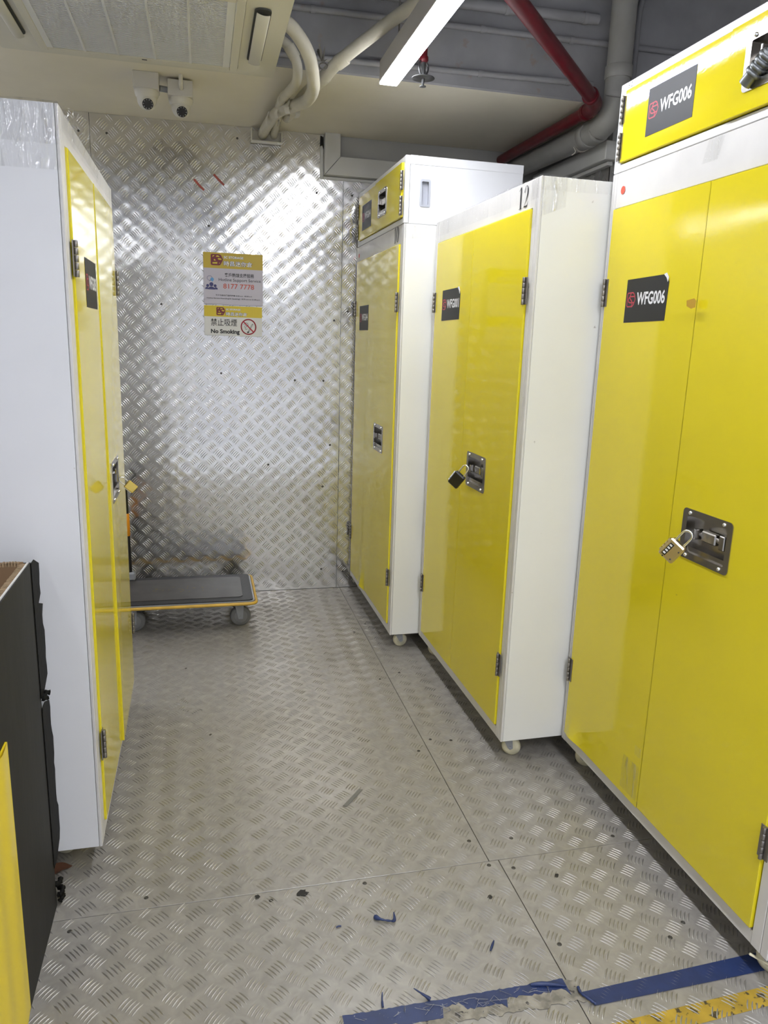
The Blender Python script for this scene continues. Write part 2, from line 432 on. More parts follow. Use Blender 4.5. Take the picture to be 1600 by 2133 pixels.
def disc(mb, cx, cz, r, f, n=18, a0=0.0, a1=2 * PI, sx=1.0, mi=0):
    pts = [(cx + sx * r * math.cos(a0 + (a1 - a0) * k / n), cz + r * math.sin(a0 + (a1 - a0) * k / n)) for k in range(n + (0 if abs(a1 - a0 - 2 * PI) < 1e-6 else 1))]
    mb.add([f(*p) for p in pts], [tuple(range(len(pts)))], mi)

def logo(name, m, parent, x, z, w, h, y, line=0.09, f=None):
    g = f or (lambda a, b: (a, y, b)); mb = MB()
    T = lambda a, b: (x + a * w, z + b * h)
    lw = line * w
    stroke(mb, [T(*p) for p in ((0.05, 0.04), (0, 0.1), (0, 0.9), (0.07, 0.98), (0.66, 1.0), (0.82, 0.9), (1.0, 0.52), (0.86, 0.16), (0.68, 0.0), (0.1, 0.0))], lw, g, True)
    stroke(mb, [T(*p) for p in ((0.95, 0.72), (0.36, 0.72), (0.18, 0.6), (0.14, 0.46), (0.22, 0.33), (0.42, 0.28), (0.9, 0.28))], lw, g)
    stroke(mb, [T(*p) for p in ((0.45, 0.97), (0.28, 0.66), (0.62, 0.36), (0.68, 0.2), (0.6, 0.02))], lw, g)
    return mb.build(name, m, parent, fix=False)

# ------------------------------------------------------------------ tread bars
def tread_bars(pts_ok, x0, x1, z0, z1, px, pz, ox, oz, to3d, bl, sp_, ang, hgt=0.0025, w=0.0052):
    ts = (-1, -0.55, 0, 0.55, 1); V = []; Fc = []
    def bar(cx, cz, a, bow):
        ca, sa = math.cos(a), math.sin(a); n0 = len(V); H = bl / 2
        def P(t, s, h):
            q = bow * (1 - t * t) + s
            V.append(to3d(cx + t * H * ca - q * sa, cz + t * H * sa + q * ca, h))
        P(-1, 0, 0)
        for t in ts[1:4]:
            k = math.sqrt(1 - t * t); P(t, w / 2 * k, 0); P(t, 0, hgt * k); P(t, -w / 2 * k, 0)
        P(1, 0, 0)
        a_, b_, c_ = n0 + 1, n0 + 2, n0 + 3
        Fc.extend([(n0, b_, a_), (n0, c_, b_)])
        for k in range(2):
            i = n0 + 1 + 3 * k
            Fc.extend([(i, i + 1, i + 4, i + 3), (i + 1, i + 2, i + 5, i + 4)])
        i = n0 + 7; e = n0 + 10
        Fc.extend([(i, i + 1, e), (i + 1, i + 2, e)])
    for kind in (0, 1):
        sx, sz = (px / 2, pz / 2) if kind else (0, 0)
        i0 = math.floor((x0 - ox) / px) - 1; i1 = math.ceil((x1 - ox) / px) + 1
        j0 = math.floor((z0 - oz) / pz) - 1; j1 = math.ceil((z1 - oz) / pz) + 1
        a = ang if kind == 0 else -ang
        nx, nz = math.cos(a + PI / 2), math.sin(a + PI / 2)
        for i in range(i0, i1 + 1):
            for j in range(j0, j1 + 1):
                cx = ox + i * px + sx; cz = oz + j * pz + sz
                for k in range(-2, 3):
                    bx = cx + nx * sp_ * k; bz = cz + nz * sp_ * k
                    if pts_ok(bx, bz): bar(bx, bz, a, 0.0022)
    return V, Fc

def build_bars(name, V, Fc, m, parent):
    me = bpy.data.meshes.new(name); me.from_pydata(V, [], Fc); me.materials.append(m)
    me.polygons.foreach_set('use_smooth', [True] * len(me.polygons)); me.update()
    o = bpy.data.objects.new(name, me); COL.objects.link(o); o.parent = parent; o['kind'] = 'stuff'
    return o

# ------------------------------------------------------------------ room
YW = 4.205                     # front of the tread plate on the far wall
SOF = 2.487                    # underside of the beam
CEIL = 3.05
XL, XR, YB = -1.75, 2.45, -4.6

floor = MB().box(XL - 0.1, XR + 0.1, YB - 0.1, 4.35, -0.12, -0.004).build('floor', SHADOWGAP)
tag(floor, 'floor of bolted aluminium tread plate sheets', kind='structure')
SEAM_Y, SEAM_X, SEAM_X2 = 1.742, 0.772, 0.800
def floor_plate(x0, x1, y0, y1, screws=()):
    g = 0.0010
    p = MB().box(x0 + g, x1 - g, y0 + g, y1 - g, -0.004, 0.0, 0.0008).build('floor_plate', FLOORM, floor)
    V, Fc = tread_bars(lambda a, b: x0 + 0.012 < a < x1 - 0.012 and y0 + 0.012 < b < y1 - 0.012, x0, x1, y0, y1, PX, PY, 0.551, 1.446,
                       lambda a, b, h: (a, b, h), 0.040, 0.0100, math.radians(51))
    build_bars('tread_bars', V, Fc, FLOORBAR, p)
    for (a, b) in screws:
        MB().lathe((a, b, 0.0), (a, b, 0.01), [(0, 0.0062), (0.0012, 0.0055), (0.0016, 0.003), (0.0008, 0.002)], 12).build('screw', SCREWD, p)
floor_plate(XL, SEAM_X, SEAM_Y, 4.203, [(0.745, 1.837), (-0.174, 1.782), (0.735, 2.35), (0.730, 2.95), (0.722, 3.5), (0.30, 4.05), (0.0, 2.6), (-0.1, 3.2)])
floor_plate(SEAM_X, XR, SEAM_Y, 4.203, [(0.875, 1.825), (0.80, 2.42), (0.875, 2.40), (0.83, 3.0), (1.186, 1.775), (0.80, 3.6)])
floor_plate(XL, SEAM_X2, -0.4, SEAM_Y, [(0.11, 1.725), (0.146, 1.708), (0.402, 1.723), (0.765, 1.725), (0.72, 1.604), (-0.35, 1.70)])
floor_plate(SEAM_X2, XR, -0.4, SEAM_Y, [(0.83, 1.701), (0.935, 1.646), (1.184, 1.421), (1.121, 1.383), (0.833, 1.419)])
floor_near = MB().box(XL, XR, YB, -0.402, -0.004, 0.0).build('floor_plate', mat('pale_glossy_floor', (0.83, 0.86, 0.90), 0.28), floor)

def bulge(x, z):
    return 0.010 * math.sin(2 * PI * (z - 0.35) / 1.35) * math.exp(-((z - 1.0) / 0.75) ** 2) * (0.6 + 0.4 * math.cos((x - 0.4) * 1.6)) \
        + 0.0035 * math.sin(2.3 * x + 1.0) * math.sin(2 * PI * z / 1.9)

wall_back = MB().box(XL - 0.1, XR + 0.1, YW + 0.012, YW + 0.14, -0.05, CEIL).build('wall_back', PAINTW)
tag(wall_back, 'far wall, aluminium tread plate below a strip of painted wall', kind='structure')
def wall_plate(poly_boxes, rivets=()):
    """poly_boxes: list of (x0, x1, z0, z1) pieces of one sheet"""
    mb = MB()
    for (x0, x1, z0, z1) in poly_boxes:
        nx = max(2, int((x1 - x0) / 0.03)); nz = max(2, int((z1 - z0) / 0.03))
        fn = lambda u, v: (x0 + (x1 - x0) * u, YW - bulge(x0 + (x1 - x0) * u, z0 + (z1 - z0) * v), z0 + (z1 - z0) * v)
        mb.grid(fn, nx, nz)
    for i, f in enumerate(mb.f): mb.f[i] = f       # front faces look to -y
    p = mb.build('wall_plate', WALLM, wall_back, fix=False)
    md = p.modifiers.new('thickness', 'SOLIDIFY'); md.thickness = 0.003; md.offset = -1.0
    p.modifiers.new('crisp_edges', 'EDGE_SPLIT').split_angle = math.radians(40)
    ok = lambda a, b: any(q[0] + 0.010 < a < q[1] - (0.010 if abs(q[1] - 0.63) > 0.001 else -0.02) and q[2] + 0.014 < b < q[3] - 0.012 for q in poly_boxes)
    x0 = min(q[0] for q in poly_boxes); x1 = max(q[1] for q in poly_boxes)
    V, Fc = tread_bars(ok, x0, x1, 0, SOF, WX, WZ, 0.299, 0.543, lambda a, b, h: (a, YW - bulge(a, b) - h, b), 0.044, 0.0104, math.radians(-48), 0.0018, 0.0050)
    build_bars('tread_bars', V, Fc, WALLBAR, p)
    for (a, b) in rivets:
        y = YW - bulge(a, b)
        MB().lathe((a, y, b), (a, y - 0.01, b), [(0, 0.006), (0.002, 0.0055), (0.003, 0.003)], 10).build('rivet', SCREWD, p)
G = 0.0012
wall_plate([(-0.509 + G, 0.63, 0.002, SOF - 0.001), (0.63, 0.752 - G, 0.002, 2.275)],
           [(-0.55 + 0.12, 2.40), (0.05, 2.0), (0.50, 1.22), (0.66, 1.22), (0.70, 0.86), (0.66, 0.62), (0.66, 0.12), (0.715, 1.55), (0.10, 1.25), (0.61, 2.2), (0.35, 0.75), (-0.2, 1.6), (0.2, 2.43)])
wall_plate([(0.752 + G, 1.855, 0.002, 2.275)], [(0.80, 2.2), (0.79, 1.6), (0.79, 0.1)])
wall_plate([(XL, -0.509 - G, 0.002, SOF - 0.001)], [(-0.56, 2.40)])

beam = MB()
beam.box(XL - 0.1, XR + 0.1, 3.27, YW + 0.011, SOF, CEIL, 0.006)
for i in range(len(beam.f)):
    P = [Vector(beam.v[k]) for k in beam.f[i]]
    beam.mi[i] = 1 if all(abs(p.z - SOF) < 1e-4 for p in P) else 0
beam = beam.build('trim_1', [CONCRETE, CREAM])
tag(beam, 'deep painted concrete beam across the far end of the ceiling', kind='structure')
ceil_ = MB().box(XL - 0.1, XR + 0.1, YB - 0.1, 4.35, CEIL, CEIL + 0.1).build('ceiling', CONCRETE)
tag(ceil_, 'high concrete ceiling slab above the beam', kind='structure')
tag(MB().box(XL - 0.1, XL, YB - 0.1, 4.35, -0.05, CEIL).build('wall_left', ROOMW), 'white painted wall behind the left cabinet', kind='structure')
tag(MB().box(XR, XR + 0.1, YB - 0.1, 4.35, -0.05, CEIL).build('wall_right', PAINTW), 'painted wall behind the right cabinets', kind='structure')
tag(MB().box(XL - 0.1, XR + 0.1, YB - 0.1, YB, -0.05, CEIL).build('wall_front', ROOMW), 'white painted wall behind the camera', kind='structure')
# pilaster on the right with its own tread plate and trunking
PXF, PYF = 1.86, 3.40
pil = MB().box(PXF + 0.004, XR, PYF + 0.004, YW + 0.011, 0, SOF).build('trim_2', PAINTW)
tag(pil, 'painted pilaster clad in tread plate behind the far cabinets', kind='structure')
sp1 = MB().box(PXF, PXF + 0.003, PYF, YW - 0.004, 0.002, 2.28).build('wall_plate', SIDEM, pil)
V, Fc = tread_bars(lambda a, b: PYF + 0.02 < a < YW - 0.02 and 1.7 < b < 2.26, PYF, YW, 1.7, 2.28, WX, WZ, 0.0, 0.5, lambda a, b, h: (PXF - h, a, b), 0.037, 0.0094, math.radians(48))
build_bars('tread_bars', V, Fc, SIDEM, sp1)
sp2 = MB().box(PXF, XR, PYF, PYF + 0.003, 0.002, 2.28).build('wall_plate', SIDEM, pil)
V, Fc = tread_bars(lambda a, b: PXF + 0.02 < a < XR - 0.02 and 1.7 < b < 2.26, PXF, XR, 1.7, 2.28, WX, WZ, 0.0, 0.5, lambda a, b, h: (a, PYF - h, b), 0.037, 0.0094, math.radians(48))
build_bars('tread_bars', V, Fc, SIDEM, sp2)

# ------------------------------------------------------------------ linear lamps
def linear_lamp(label, x, y0, y1, z0=2.42, tube=None):
    t = thing('linear_lamp', label, 'ceiling lamp', (x, (y0 + y1) / 2, z0), 0, 'linear ceiling lamps')
    L = (y1 - y0) / 2; w = 0.0362
    hb = MB()
    hb.box(-w, w, -L, L, 0.006, 0.085, 0.003)
    hb.build('housing', LAMPBODY, t)
    MB().box(-w + 0.0015, w - 0.0015, -L + 0.0015, L - 0.0015, 0.0, 0.007, 0.002).build('diffuser', tube or TUBE, t)
    for s in (-0.75, 0.75):
        MB().cyl((0, s * L, 0.085), (0, s * L, CEIL - z0), 0.003, 8).build('hanger', STEEL, t)
    return t
linear_lamp('lit white linear lamp hanging in the aisle beside the red pipe', 0.730, 1.93, 3.13)
linear_lamp('linear lamp in the aisle straight above the nearest right cabinet', 0.730, 0.63, 1.83, tube=TUBE_DIM)
linear_lamp('linear lamp in the aisle, third from the far wall', 0.730, -0.67, 0.53, tube=TUBE_BOOST)
linear_lamp('linear lamp in the aisle, fourth from the far wall', 0.730, -1.97, -0.77, tube=TUBE_BOOST)
linear_lamp('added linear fill lamp left of the aisle row, behind the camera', -0.85, -1.6, -0.4, tube=TUBE_FILL)  # added out of view as fill light
linear_lamp('added linear fill lamp left of the aisle row, nearest the rear wall', -0.85, -3.0, -1.8, tube=TUBE_FILL)  # second added fill lamp, also out of view
linear_lamp('added unseen fill lamp beyond the left cabinet by the far wall', -1.30, 2.95, 4.10, 2.38, tube=TUBE_FILL)  # added to brighten the left cabinet's far side, mirrored in the wall
linear_lamp('linear lamp in the aisle, fifth from the far wall', 0.730, -3.27, -2.07, tube=TUBE_BOOST)

# ------------------------------------------------------------------ cabinet pieces (local: X left->right seen from the front, Y into the cabinet, Z up)
def slab_hole(mb, x0, x1, z0, z1, y0, y1, hx0, hx1, hz0, hz1):
    o = [(x0, z0), (x1, z0), (x1, z1), (x0, z1)]; h = [(hx0, hz0), (hx1, hz0), (hx1, hz1), (hx0, hz1)]
    vs = [(a, y0, b) for a, b in o] + [(a, y0, b) for a, b in h] + [(a, y1, b) for a, b in o] + [(a, y1, b) for a, b in h]
    fs = []
    for i in range(4):
        j = (i + 1) % 4
        fs += [(i, j, 4 + j, 4 + i), (8 + i, 12 + i, 12 + j, 8 + j), (i, 8 + i, 8 + j, j), (4 + i, 4 + j, 12 + j, 12 + i)]
    return mb.add(vs, fs)

def hinge(parent, x, z0, z1, y=-0.010, n=5):
    mb = MB()
    h = (z1 - z0) / n; r = 0.0048
    for k in range(n):
        mb.cyl((x, y, z0 + k * h + 0.0007), (x, y, z0 + (k + 1) * h - 0.0007), r, 12, c=0.0005)
    mb.box(x - 0.016, x, y + 0.004, y + 0.0068, z0 + 0.001, z1 - 0.001, 0.0005)
    mb.box(x, x + 0.016, y + 0.004, y + 0.0068, z0 + 0.001, z1 - 0.001, 0.0005)
    return mb.build('hinge', HINGE, parent)

def lock_pan(parent, x0, x1, z0, z1, yf, depth=0.030, staple=True):
    fl = 0.018
    mb = MB()
    outer = rrect(x0, x1, z0, z1, 0.012, 5); inner = rrect(x0 + fl, x1 - fl, z0 + fl, z1 - fl, 0.004, 5); n = len(outer)
    vs = [(a, yf - 0.0022, b) for a, b in outer] + [(a, yf - 0.0022, b) for a, b in inner] + [(a, yf + 0.0002, b) for a, b in outer] + [(a, yf + depth, b) for a, b in inner]
    fs = []
    for i in range(n):
        j = (i + 1) % n
        fs += [(i, j, n + j, n + i), (i, 2 * n + i, 2 * n + j, j), (n + i, n + j, 3 * n + j, 3 * n + i)]
    fs.append(tuple(range(3 * n, 4 * n)))
    mb.add(vs, fs)
    # sloped catch ledge at the bottom of the pan
    mb.prism([(0, 0), (depth * 0.8, 0), (depth * 0.8, 0.014)], x0 + fl + 0.004, x1 - fl - 0.004, lambda a, y, b: (y, yf + depth - a, z0 + fl + b))
    pan = mb.build('latch_pan', STEEL, parent, fix=True)
    for (a, b) in ((x0 + 0.03, z0 + 0.010), (x0 + 0.03, z1 - 0.010), (x1 - 0.03, z0 + 0.010), (x1 - 0.03, z1 - 0.010)):
        MB().sphere((a, yf - 0.0025, b), 0.0052, 12, 6, 0, 0.0, 1.0, (0, -1, 0)).build('rivet', CHROME, pan)
    # turn bolt with square staple
    cx = (x0 + x1) / 2; cz = (z0 + z1) / 2 + 0.006
    hb = MB()
    hb.cyl((cx - 0.045, yf + 0.014, cz), (cx + 0.058, yf + 0.014, cz), 0.0085, 14)
    hb.box(cx - 0.022, cx + 0.032, yf + 0.003, yf + depth - 0.002, cz - 0.014, cz + 0.014, 0.003)
    hb.box(cx + 0.046, cx + 0.066, yf + 0.002, yf + depth, cz - 0.018, cz + 0.018, 0.002)
    hb.box(cx - 0.034, cx - 0.028, yf - 0.012, yf + 0.014, cz - 0.012, cz + 0.016, 0.0015)
    hb.build('turn_bolt', STEEL, pan)
    return pan

def label_sticker(parent, x0, x1, z0, z1, yf, text, peel=0.0, lab=None):
    mb = MB()
    if peel:
        poly = [(x0, z0), (x1 - 0.004, z0 + 0.003), (x1, z1 - peel), (x1 - peel * 0.35, z1 - peel * 0.55), (x1 - peel, z1 - 0.001), (x0 + 0.002, z1 - 0.004)]
    else:
        poly = [(x0, z0), (x1, z0), (x1, z1), (x0, z1)]
    mb.prism(poly, yf - 0.0009, yf - 0.0001)
    st = mb.build('label_sticker', LABELBLACK, parent)
    w = x1 - x0; h = z1 - z0
    logo('logo', PRINTRED, st, x0 + 0.045 * w, z0 + 0.36 * h, 0.20 * w, 0.31 * h, yf - 0.0011, 0.085)
    print_text('lettering', PRINTWHITE, st, text, x0 + 0.285 * w, z0 + 0.40 * h, 0.27 * h, yf - 0.0011, fit=0.66 * w, bold=0.025)
    if peel:
        MB().prism([(x1 - peel, z1 - 0.001), (x1 - peel * 0.4, z1 - peel * 0.5), (x1 - 0.002, z1 - peel), (x1 + 0.001, z1 - peel * 0.45), (x1 - peel * 0.45, z1 + 0.002)], yf - 0.004, yf - 0.0032).build('peeled_corner', PRINTWHITE, st)
    return st

DIG = {
    '1': [([(0.10, 0.86), (0.42, 1.0)], [0.04, 0.10]), ([(0.46, 1.0), (0.46, 0.0)], 0.24), ([(0.12, 0.0), (0.80, 0.0)], 0.035)],
    '0': [([(0.5 + 0.42 * math.cos(t * PI / 12), 0.5 + 0.5 * math.sin(t * PI / 12)) for t in range(25)], [0.05 + 0.19 * abs(math.cos(t * PI / 12)) for t in range(25)])],
    '2': [([(0.14, 0.72), (0.16, 0.85), (0.28, 0.96), (0.48, 1.0), (0.68, 0.95), (0.78, 0.80), (0.76, 0.64), (0.62, 0.46), (0.40, 0.26), (0.22, 0.10), (0.10, 0.02)], [0.16, 0.10, 0.05, 0.04, 0.10, 0.22, 0.22, 0.15, 0.07, 0.05, 0.05]), ([(0.10, 0.03), (0.70, 0.03)], 0.10), ([(0.70, 0.03), (0.88, 0.24)], [0.12, 0.03])],
}
def serif_number(parent, s, x, z, h, w, y):
    mb = MB()
    for k, ch in enumerate(s):
        for pts, wd in DIG[ch]:
            W = [q * w for q in wd] if isinstance(wd, list) else wd * w
            stroke(mb, [(x + k * w * 1.12 + a * w, z + b * h) for a, b in pts], W, lambda a, b: (a, y, b))
    return mb.build('number', PRINTBLACK, parent, fix=False)

def caster(parent, x, y, ztop, yaw=0.0, pedal=False):
    """swivel caster: the fork trails the pivot"""
    M = Matrix.Translation((x, y, 0)) @ Matrix.Rotation(yaw, 4, 'Z')
    r = 0.034
    fk = MB()
    fk.box(-0.030, 0.030, -0.030, 0.030, ztop - 0.004, ztop - 0.0005, 0.001)
    fk.cyl((0, 0, ztop - 0.012), (0, 0, ztop - 0.004), 0.019, 16)
    for s in (-1, 1):
        fk.prism([(-0.018, ztop - 0.012), (0.018, ztop - 0.012), (0.022, r - 0.002), (0.012, r - 0.010), (0.004, r - 0.004)], s * 0.0155, s * 0.0178, lambda a, yy, b: (a, yy, b))
    fk.cyl((0.012, -0.020, r), (0.012, 0.020, r), 0.0055, 10)
    f = fk.xf(M).build('caster_fork', GREYMET, parent)
    wh = MB().lathe((0.012, -0.0135, r), (0.012, 0.0135, r), [(0, 0.020), (0.001, 0.028), (0.004, 0.0325), (0.0095, r), (0.0175, r), (0.023, 0.0325), (0.026, 0.028), (0.027, 0.020)], 28)
    wh.xf(M).build('wheel', RUBBERW, f)
    if pedal:
        MB().box(-0.026, 0.026, -0.053, -0.045, ztop - 0.028, ztop - 0.023, 0.002).xf(M).build('brake_pedal', RUBBERW, f)

def film_strip(parent, fn, nu, nv, m=None, seed=0, name='clear_wrap'):
    rnd = random.Random(seed)
    ph = [(rnd.uniform(6, 40), rnd.uniform(6, 40), rnd.uniform(0, 6.28), rnd.uniform(0.2, 1)) for _ in range(7)]
    def g(u, v):
        p, nrm, amp = fn(u, v)
        d = sum(a * math.sin(fu * u + fv * v + p0) for fu, fv, p0, a in ph) / 3.0
        p = Vector(p); nrm = Vector(nrm)
        return tuple(p + nrm * amp * (0.6 + 0.5 * d))
    return MB().grid(g, nu, nv).build(name, m or FILM, parent, fix=False)

def cabinet(label, loc, rotz, W, D, zt, text, lab, zl, number=None, dot=None, group='tall storage cabinets on casters', side=WHITE, dent=None, caster_yaw=(0.3, -0.6, 2.0, 1.0), ld=(0.055, 0.475), rd=(0.460, 0.945), peel=0.0, pedal=-1, proud=0.0068, ajar=0.0, cin=(0.055, 0.055)):
    t = thing('storage_cabinet', label, 'cabinet', loc, rotz, group)
    z0 = 0.0806; th = 0.018; dm = YELLOW
    c = MB()
    c.box(0.0008, th, 0.0088, D, z0, zt, 0.0012); c.box(W - th, W - 0.0008, 0.0088, D, z0, zt, 0.0012)
    c.box(th, W - th, 0.0088, D, z0, z0 + th); c.box(th, W - th, 0.0088, D, zt - th, zt); c.box(th, W - th, D - 0.006, D, z0 + th, zt - th)
    c.build('carcass', side, t)
    fr = MB()
    for (xa, xb) in ((0.0, ld[0] - 0.0035), (rd[1] + 0.0035, W)):
        xm = xa + (xb - xa) * (0.42 if xa == 0 else 0.58)
        fr.box(xa, xm - 0.0006, 0.0, 0.0078, z0, zt, 0.0014); fr.box(xm + 0.0006, xb, 0.0, 0.0078, z0, zt, 0.0014)
    fr.box(ld[0] - 0.0035, rd[1] + 0.0035, 0.001, 0.0078, 1.860, zt, 0.0012); fr.box(ld[0] - 0.0035, rd[1] + 0.0035, 0.001, 0.0078, z0, 0.116, 0.0012)
    fr.build('front_frame', FRAME, t)
    dl = MB()
    if dent:
        # sheet of the left leaf lifts at its lower edge
        dx, dw, dh, da = dent
        x0, x1, za, zb = ld[0], ld[1], 0.119, 1.857
        def f(u, v):
            x = x0 + (x1 - x0) * u; z = za + (zb - za) * (v ** 2.2)
            k = math.exp(-((x - dx) / dw) ** 2) * math.exp(-((z - za) / dh))
            return (x, -0.006 - da * k, z + da * 0.55 * k)
        dl.grid(f, 40, 30)
        dl.box(x0 + 0.001, x1, -0.0045, 0.012, za + 0.02, zb, 0.0)
        dl.build('door', dm, t, fix=False)
    else:
        dl.box(ld[0], ld[1], -0.006, 0.006, 0.119, 1.857, 0.0022).build('door', dm, t)
    dr = MB()
    lx0, lx1, lz0, lz1 = 0.537, 0.728, 0.918, 1.050
    slab_hole(dr, rd[0], rd[1], 0.122, 1.857, -proud, 0.0062, lx0 + 0.016, lx1 - 0.016, lz0 + 0.016, lz1 - 0.016)
    sh = lambda v: v if v[1] > 0 else (v[0], v[1] - ajar * (rd[1] - v[0]) / (rd[1] - rd[0]) * (1.0 - 0.9 * (v[2] - 0.12) / 1.74), v[2])
    dr.v = [sh(v) for v in dr.v]
    dr.build('door', dm, t, bevel=0.0020)
    yl = -proud - ajar * 0.66 * 0.55
    lock_pan(t, lx0, lx1, lz0, lz1, yl, 0.024)
    for z in (1.573, 0.314):
        hinge(t, ld[0] - 0.004, z, z + 0.084, -0.012); hinge(t, rd[1] + 0.004, z, z + 0.084, -0.0125)
    label_sticker(t, lab[0], lab[1], zl[0], zl[1], -0.006, text, peel)
    if number: serif_number(t, number, W - 0.158, 1.871, 0.062, 0.036, -0.0006)
    if dot:
        mb = MB(); disc(mb, dot[0], dot[1], 0.0115, lambda a, b: (a, -0.0007, b), 20); mb.build('red_dot', DOTRED, t, fix=False)
    for k, (a, b) in enumerate(((cin[0], cin[1]), (W - cin[0], cin[1]), (0.055, D - 0.06), (W - 0.055, D - 0.06))):
        caster(t, a, b, z0, caster_yaw[k], pedal=(pedal == k))
    return t

def upper_cabinet(label, loc, rotz, W, D, zb, zt, text, lab, zl, lx, lz, ld, rd, number=None, handle=False):
    t = thing('top_cabinet', label, 'cabinet', loc, rotz, 'low cabinets stacked on top of tall cabinets')
    th = 0.018
    c = MB()
    hs = (0.066, 0.112, 2.006, 2.115)
    if handle:
        mb2 = MB(); slab_hole(mb2, 0.022, D, zb, zt, W - th, W - 0.001, hs[0] + 0.005, hs[1] - 0.005, hs[2] + 0.006, hs[3] - 0.006)
        c.add([(v[1], v[0], v[2]) for v in mb2.v], mb2.f)
    else:
        c.box(W - th, W - 0.001, 0.022, D, zb, zt, 0.001)
    c.box(0.001, th, 0.022, D, zb, zt, 0.001)
    c.box(th, W - th, 0.022, D, zb, zb + th); c.box(th, W - th, 0.022, D, zt - th, zt); c.box(th, W - th, D - 0.006, D, zb + th, zt - th)
    c.build('carcass', WHITE, t)
    fr = MB()
    fr.box(0, ld[0] - 0.003, 0.0, 0.020, zb, zt, 0.0018); fr.box(rd[1] + 0.003, W, 0.0, 0.020, zb, zt, 0.0018)
    fr.box(ld[0] - 0.003, rd[1] + 0.003, 0.001, 0.020, zt - 0.022, zt, 0.0015); fr.box(ld[0] - 0.003, rd[1] + 0.003, 0.001, 0.020, zb, zb + 0.022, 0.0015)
    # lid seam on the sides
    for xx in (0.0, W):
        s = 1 if xx == 0 else -1
        fr.box(xx - s * 0.0014, xx + s * 0.004, 0.020, D + 0.001, zt - 0.034, zt + 0.001, 0.001)
    fr.build('front_frame', WHITE, t)
    z0, z1 = zb + 0.0245, zt - 0.0245
    MB().box(ld[0], ld[1], -0.006, 0.012, z0, z1, 0.0022).build('door', YELLOW, t)
    dr = MB(); slab_hole(dr, rd[0], rd[1], z0, z1, -0.010, 0.006, lx[0] + 0.016, lx[1] - 0.016, lz[0] + 0.016, lz[1] - 0.016)
    dr.build('door', YELLOW, t, bevel=0.0022)
    lock_pan(t, lx[0], lx[1], lz[0], lz[1], -0.010)
    for (a, b) in ((zb + 0.031, zb + 0.109), (zb + 0.131, zb + 0.209)):
        hinge(t, ld[0] - 0.006, a, b, -0.010); hinge(t, rd[1] + 0.006, a, b, -0.013)
    label_sticker(t, lab[0], lab[1], zl[0], zl[1], -0.006, text)
    if number: print_text('number', PRINTBLACK, t, number, 0.040, zt - 0.0185, 0.014, -0.0006, bold=-0.012)
    if handle:
        g = MB(); o = rrect(hs[0], hs[1], hs[2], hs[3], 0.008, 4); i_ = rrect(hs[0] + 0.008, hs[1] - 0.008, hs[2] + 0.009, hs[3] - 0.009, 0.004, 4); n = len(o)
        vs = [(W + 0.0022, a, b) for a, b in o] + [(W + 0.0022, a, b) for a, b in i_] + [(W - 0.0005, a, b) for a, b in o] + [(W - 0.016, a + 0.001, b) for a, b in i_]
        fs = []
        for k in range(n):
            j = (k + 1) % n
            fs += [(k, j, n + j, n + k), (k, 2 * n + k, 2 * n + j, j), (n + k, n + j, 3 * n + j, 3 * n + k)]
        fs.append(tuple(range(3 * n, 4 * n)))
        g.add(vs, fs).build('recessed_handle', mat('grey_handle_plastic', (0.40, 0.41, 0.45), 0.5), t)
    return t

def padlock(label, M, body_m, style, size=1.0):
    """local: shackle up +Z, thickness Y, origin at the top of the shackle"""
    t = thing('padlock', label, 'padlock', (0, 0, 0), 0, 'combination padlocks on the latches')
    t.matrix_world = M
    s = size
    sh = [(-0.010 * s, 0, -0.034 * s), (-0.010 * s, 0, -0.012 * s)] + [(-0.010 * s * math.cos(k * PI / 8), 0, -0.010 * s + 0.010 * s * math.sin(k * PI / 8)) for k in range(9)] + [(0.010 * s, 0, -0.012 * s), (0.010 * s, 0, -0.034 * s)]
    MB().tube(sh, 0.0024 * s, 10).build('shackle', CHROME, t)
    if style == 'barrel':
        MB().lathe((0, 0, -0.030 * s), (0, 0, -0.105 * s), [(0, 0.013 * s), (0.003, 0.016 * s), (0.050 * s, 0.016 * s), (0.055 * s, 0.014 * s), (0.075 * s, 0.014 * s)], 20).build('body', body_m, t)
        for k in range(4):
            z = -0.036 * s - k * 0.0125 * s
            MB().lathe((0, 0, z), (0, 0, z - 0.0095 * s), [(0, 0.0165 * s), (0.0015 * s, 0.019 * s), (0.008 * s, 0.019 * s), (0.0095 * s, 0.0165 * s)], 18).build('dial', GUN, t)
    else:
        MB().box(-0.0175 * s, 0.0175 * s, -0.008 * s, 0.008 * s, -0.076 * s, -0.032 * s, 0.003 * s).build('body', body_m, t)
        for k in range(4):
            z = -0.041 * s - k * 0.0085 * s
            MB().cyl((-0.0150 * s, 0, z - 0.0029 * s), (-0.0150 * s, 0, z + 0.0029 * s), 0.0060 * s, 14).build('dial', DIALW if style != 'brass' else BRASS, t)
        if style == 'brass':
            pl = MB().box(-0.012 * s, -0.003 * s, -0.0088 * s, -0.0078 * s, -0.070 * s, -0.040 * s, 0.0004)
            pl.build('dial_window', BLACKMET, t)
            for k in range(4):
                z = -0.0445 * s - k * 0.0068 * s
                MB().box(-0.0105 * s, -0.005 * s, -0.0094 * s, -0.0087 * s, z - 0.0018 * s, z + 0.0018 * s).build('dial_number', DIALW, t)
            for (a, b) in ((0.012, -0.045), (0.010, -0.068), (-0.006, -0.0735)):
                MB().sphere((a * s, -0.008 * s, b * s), 0.0018 * s, 10, 5, 0, 0, 1, (0, -1, 0)).build('rivet', BLACKMET, t)
    return t

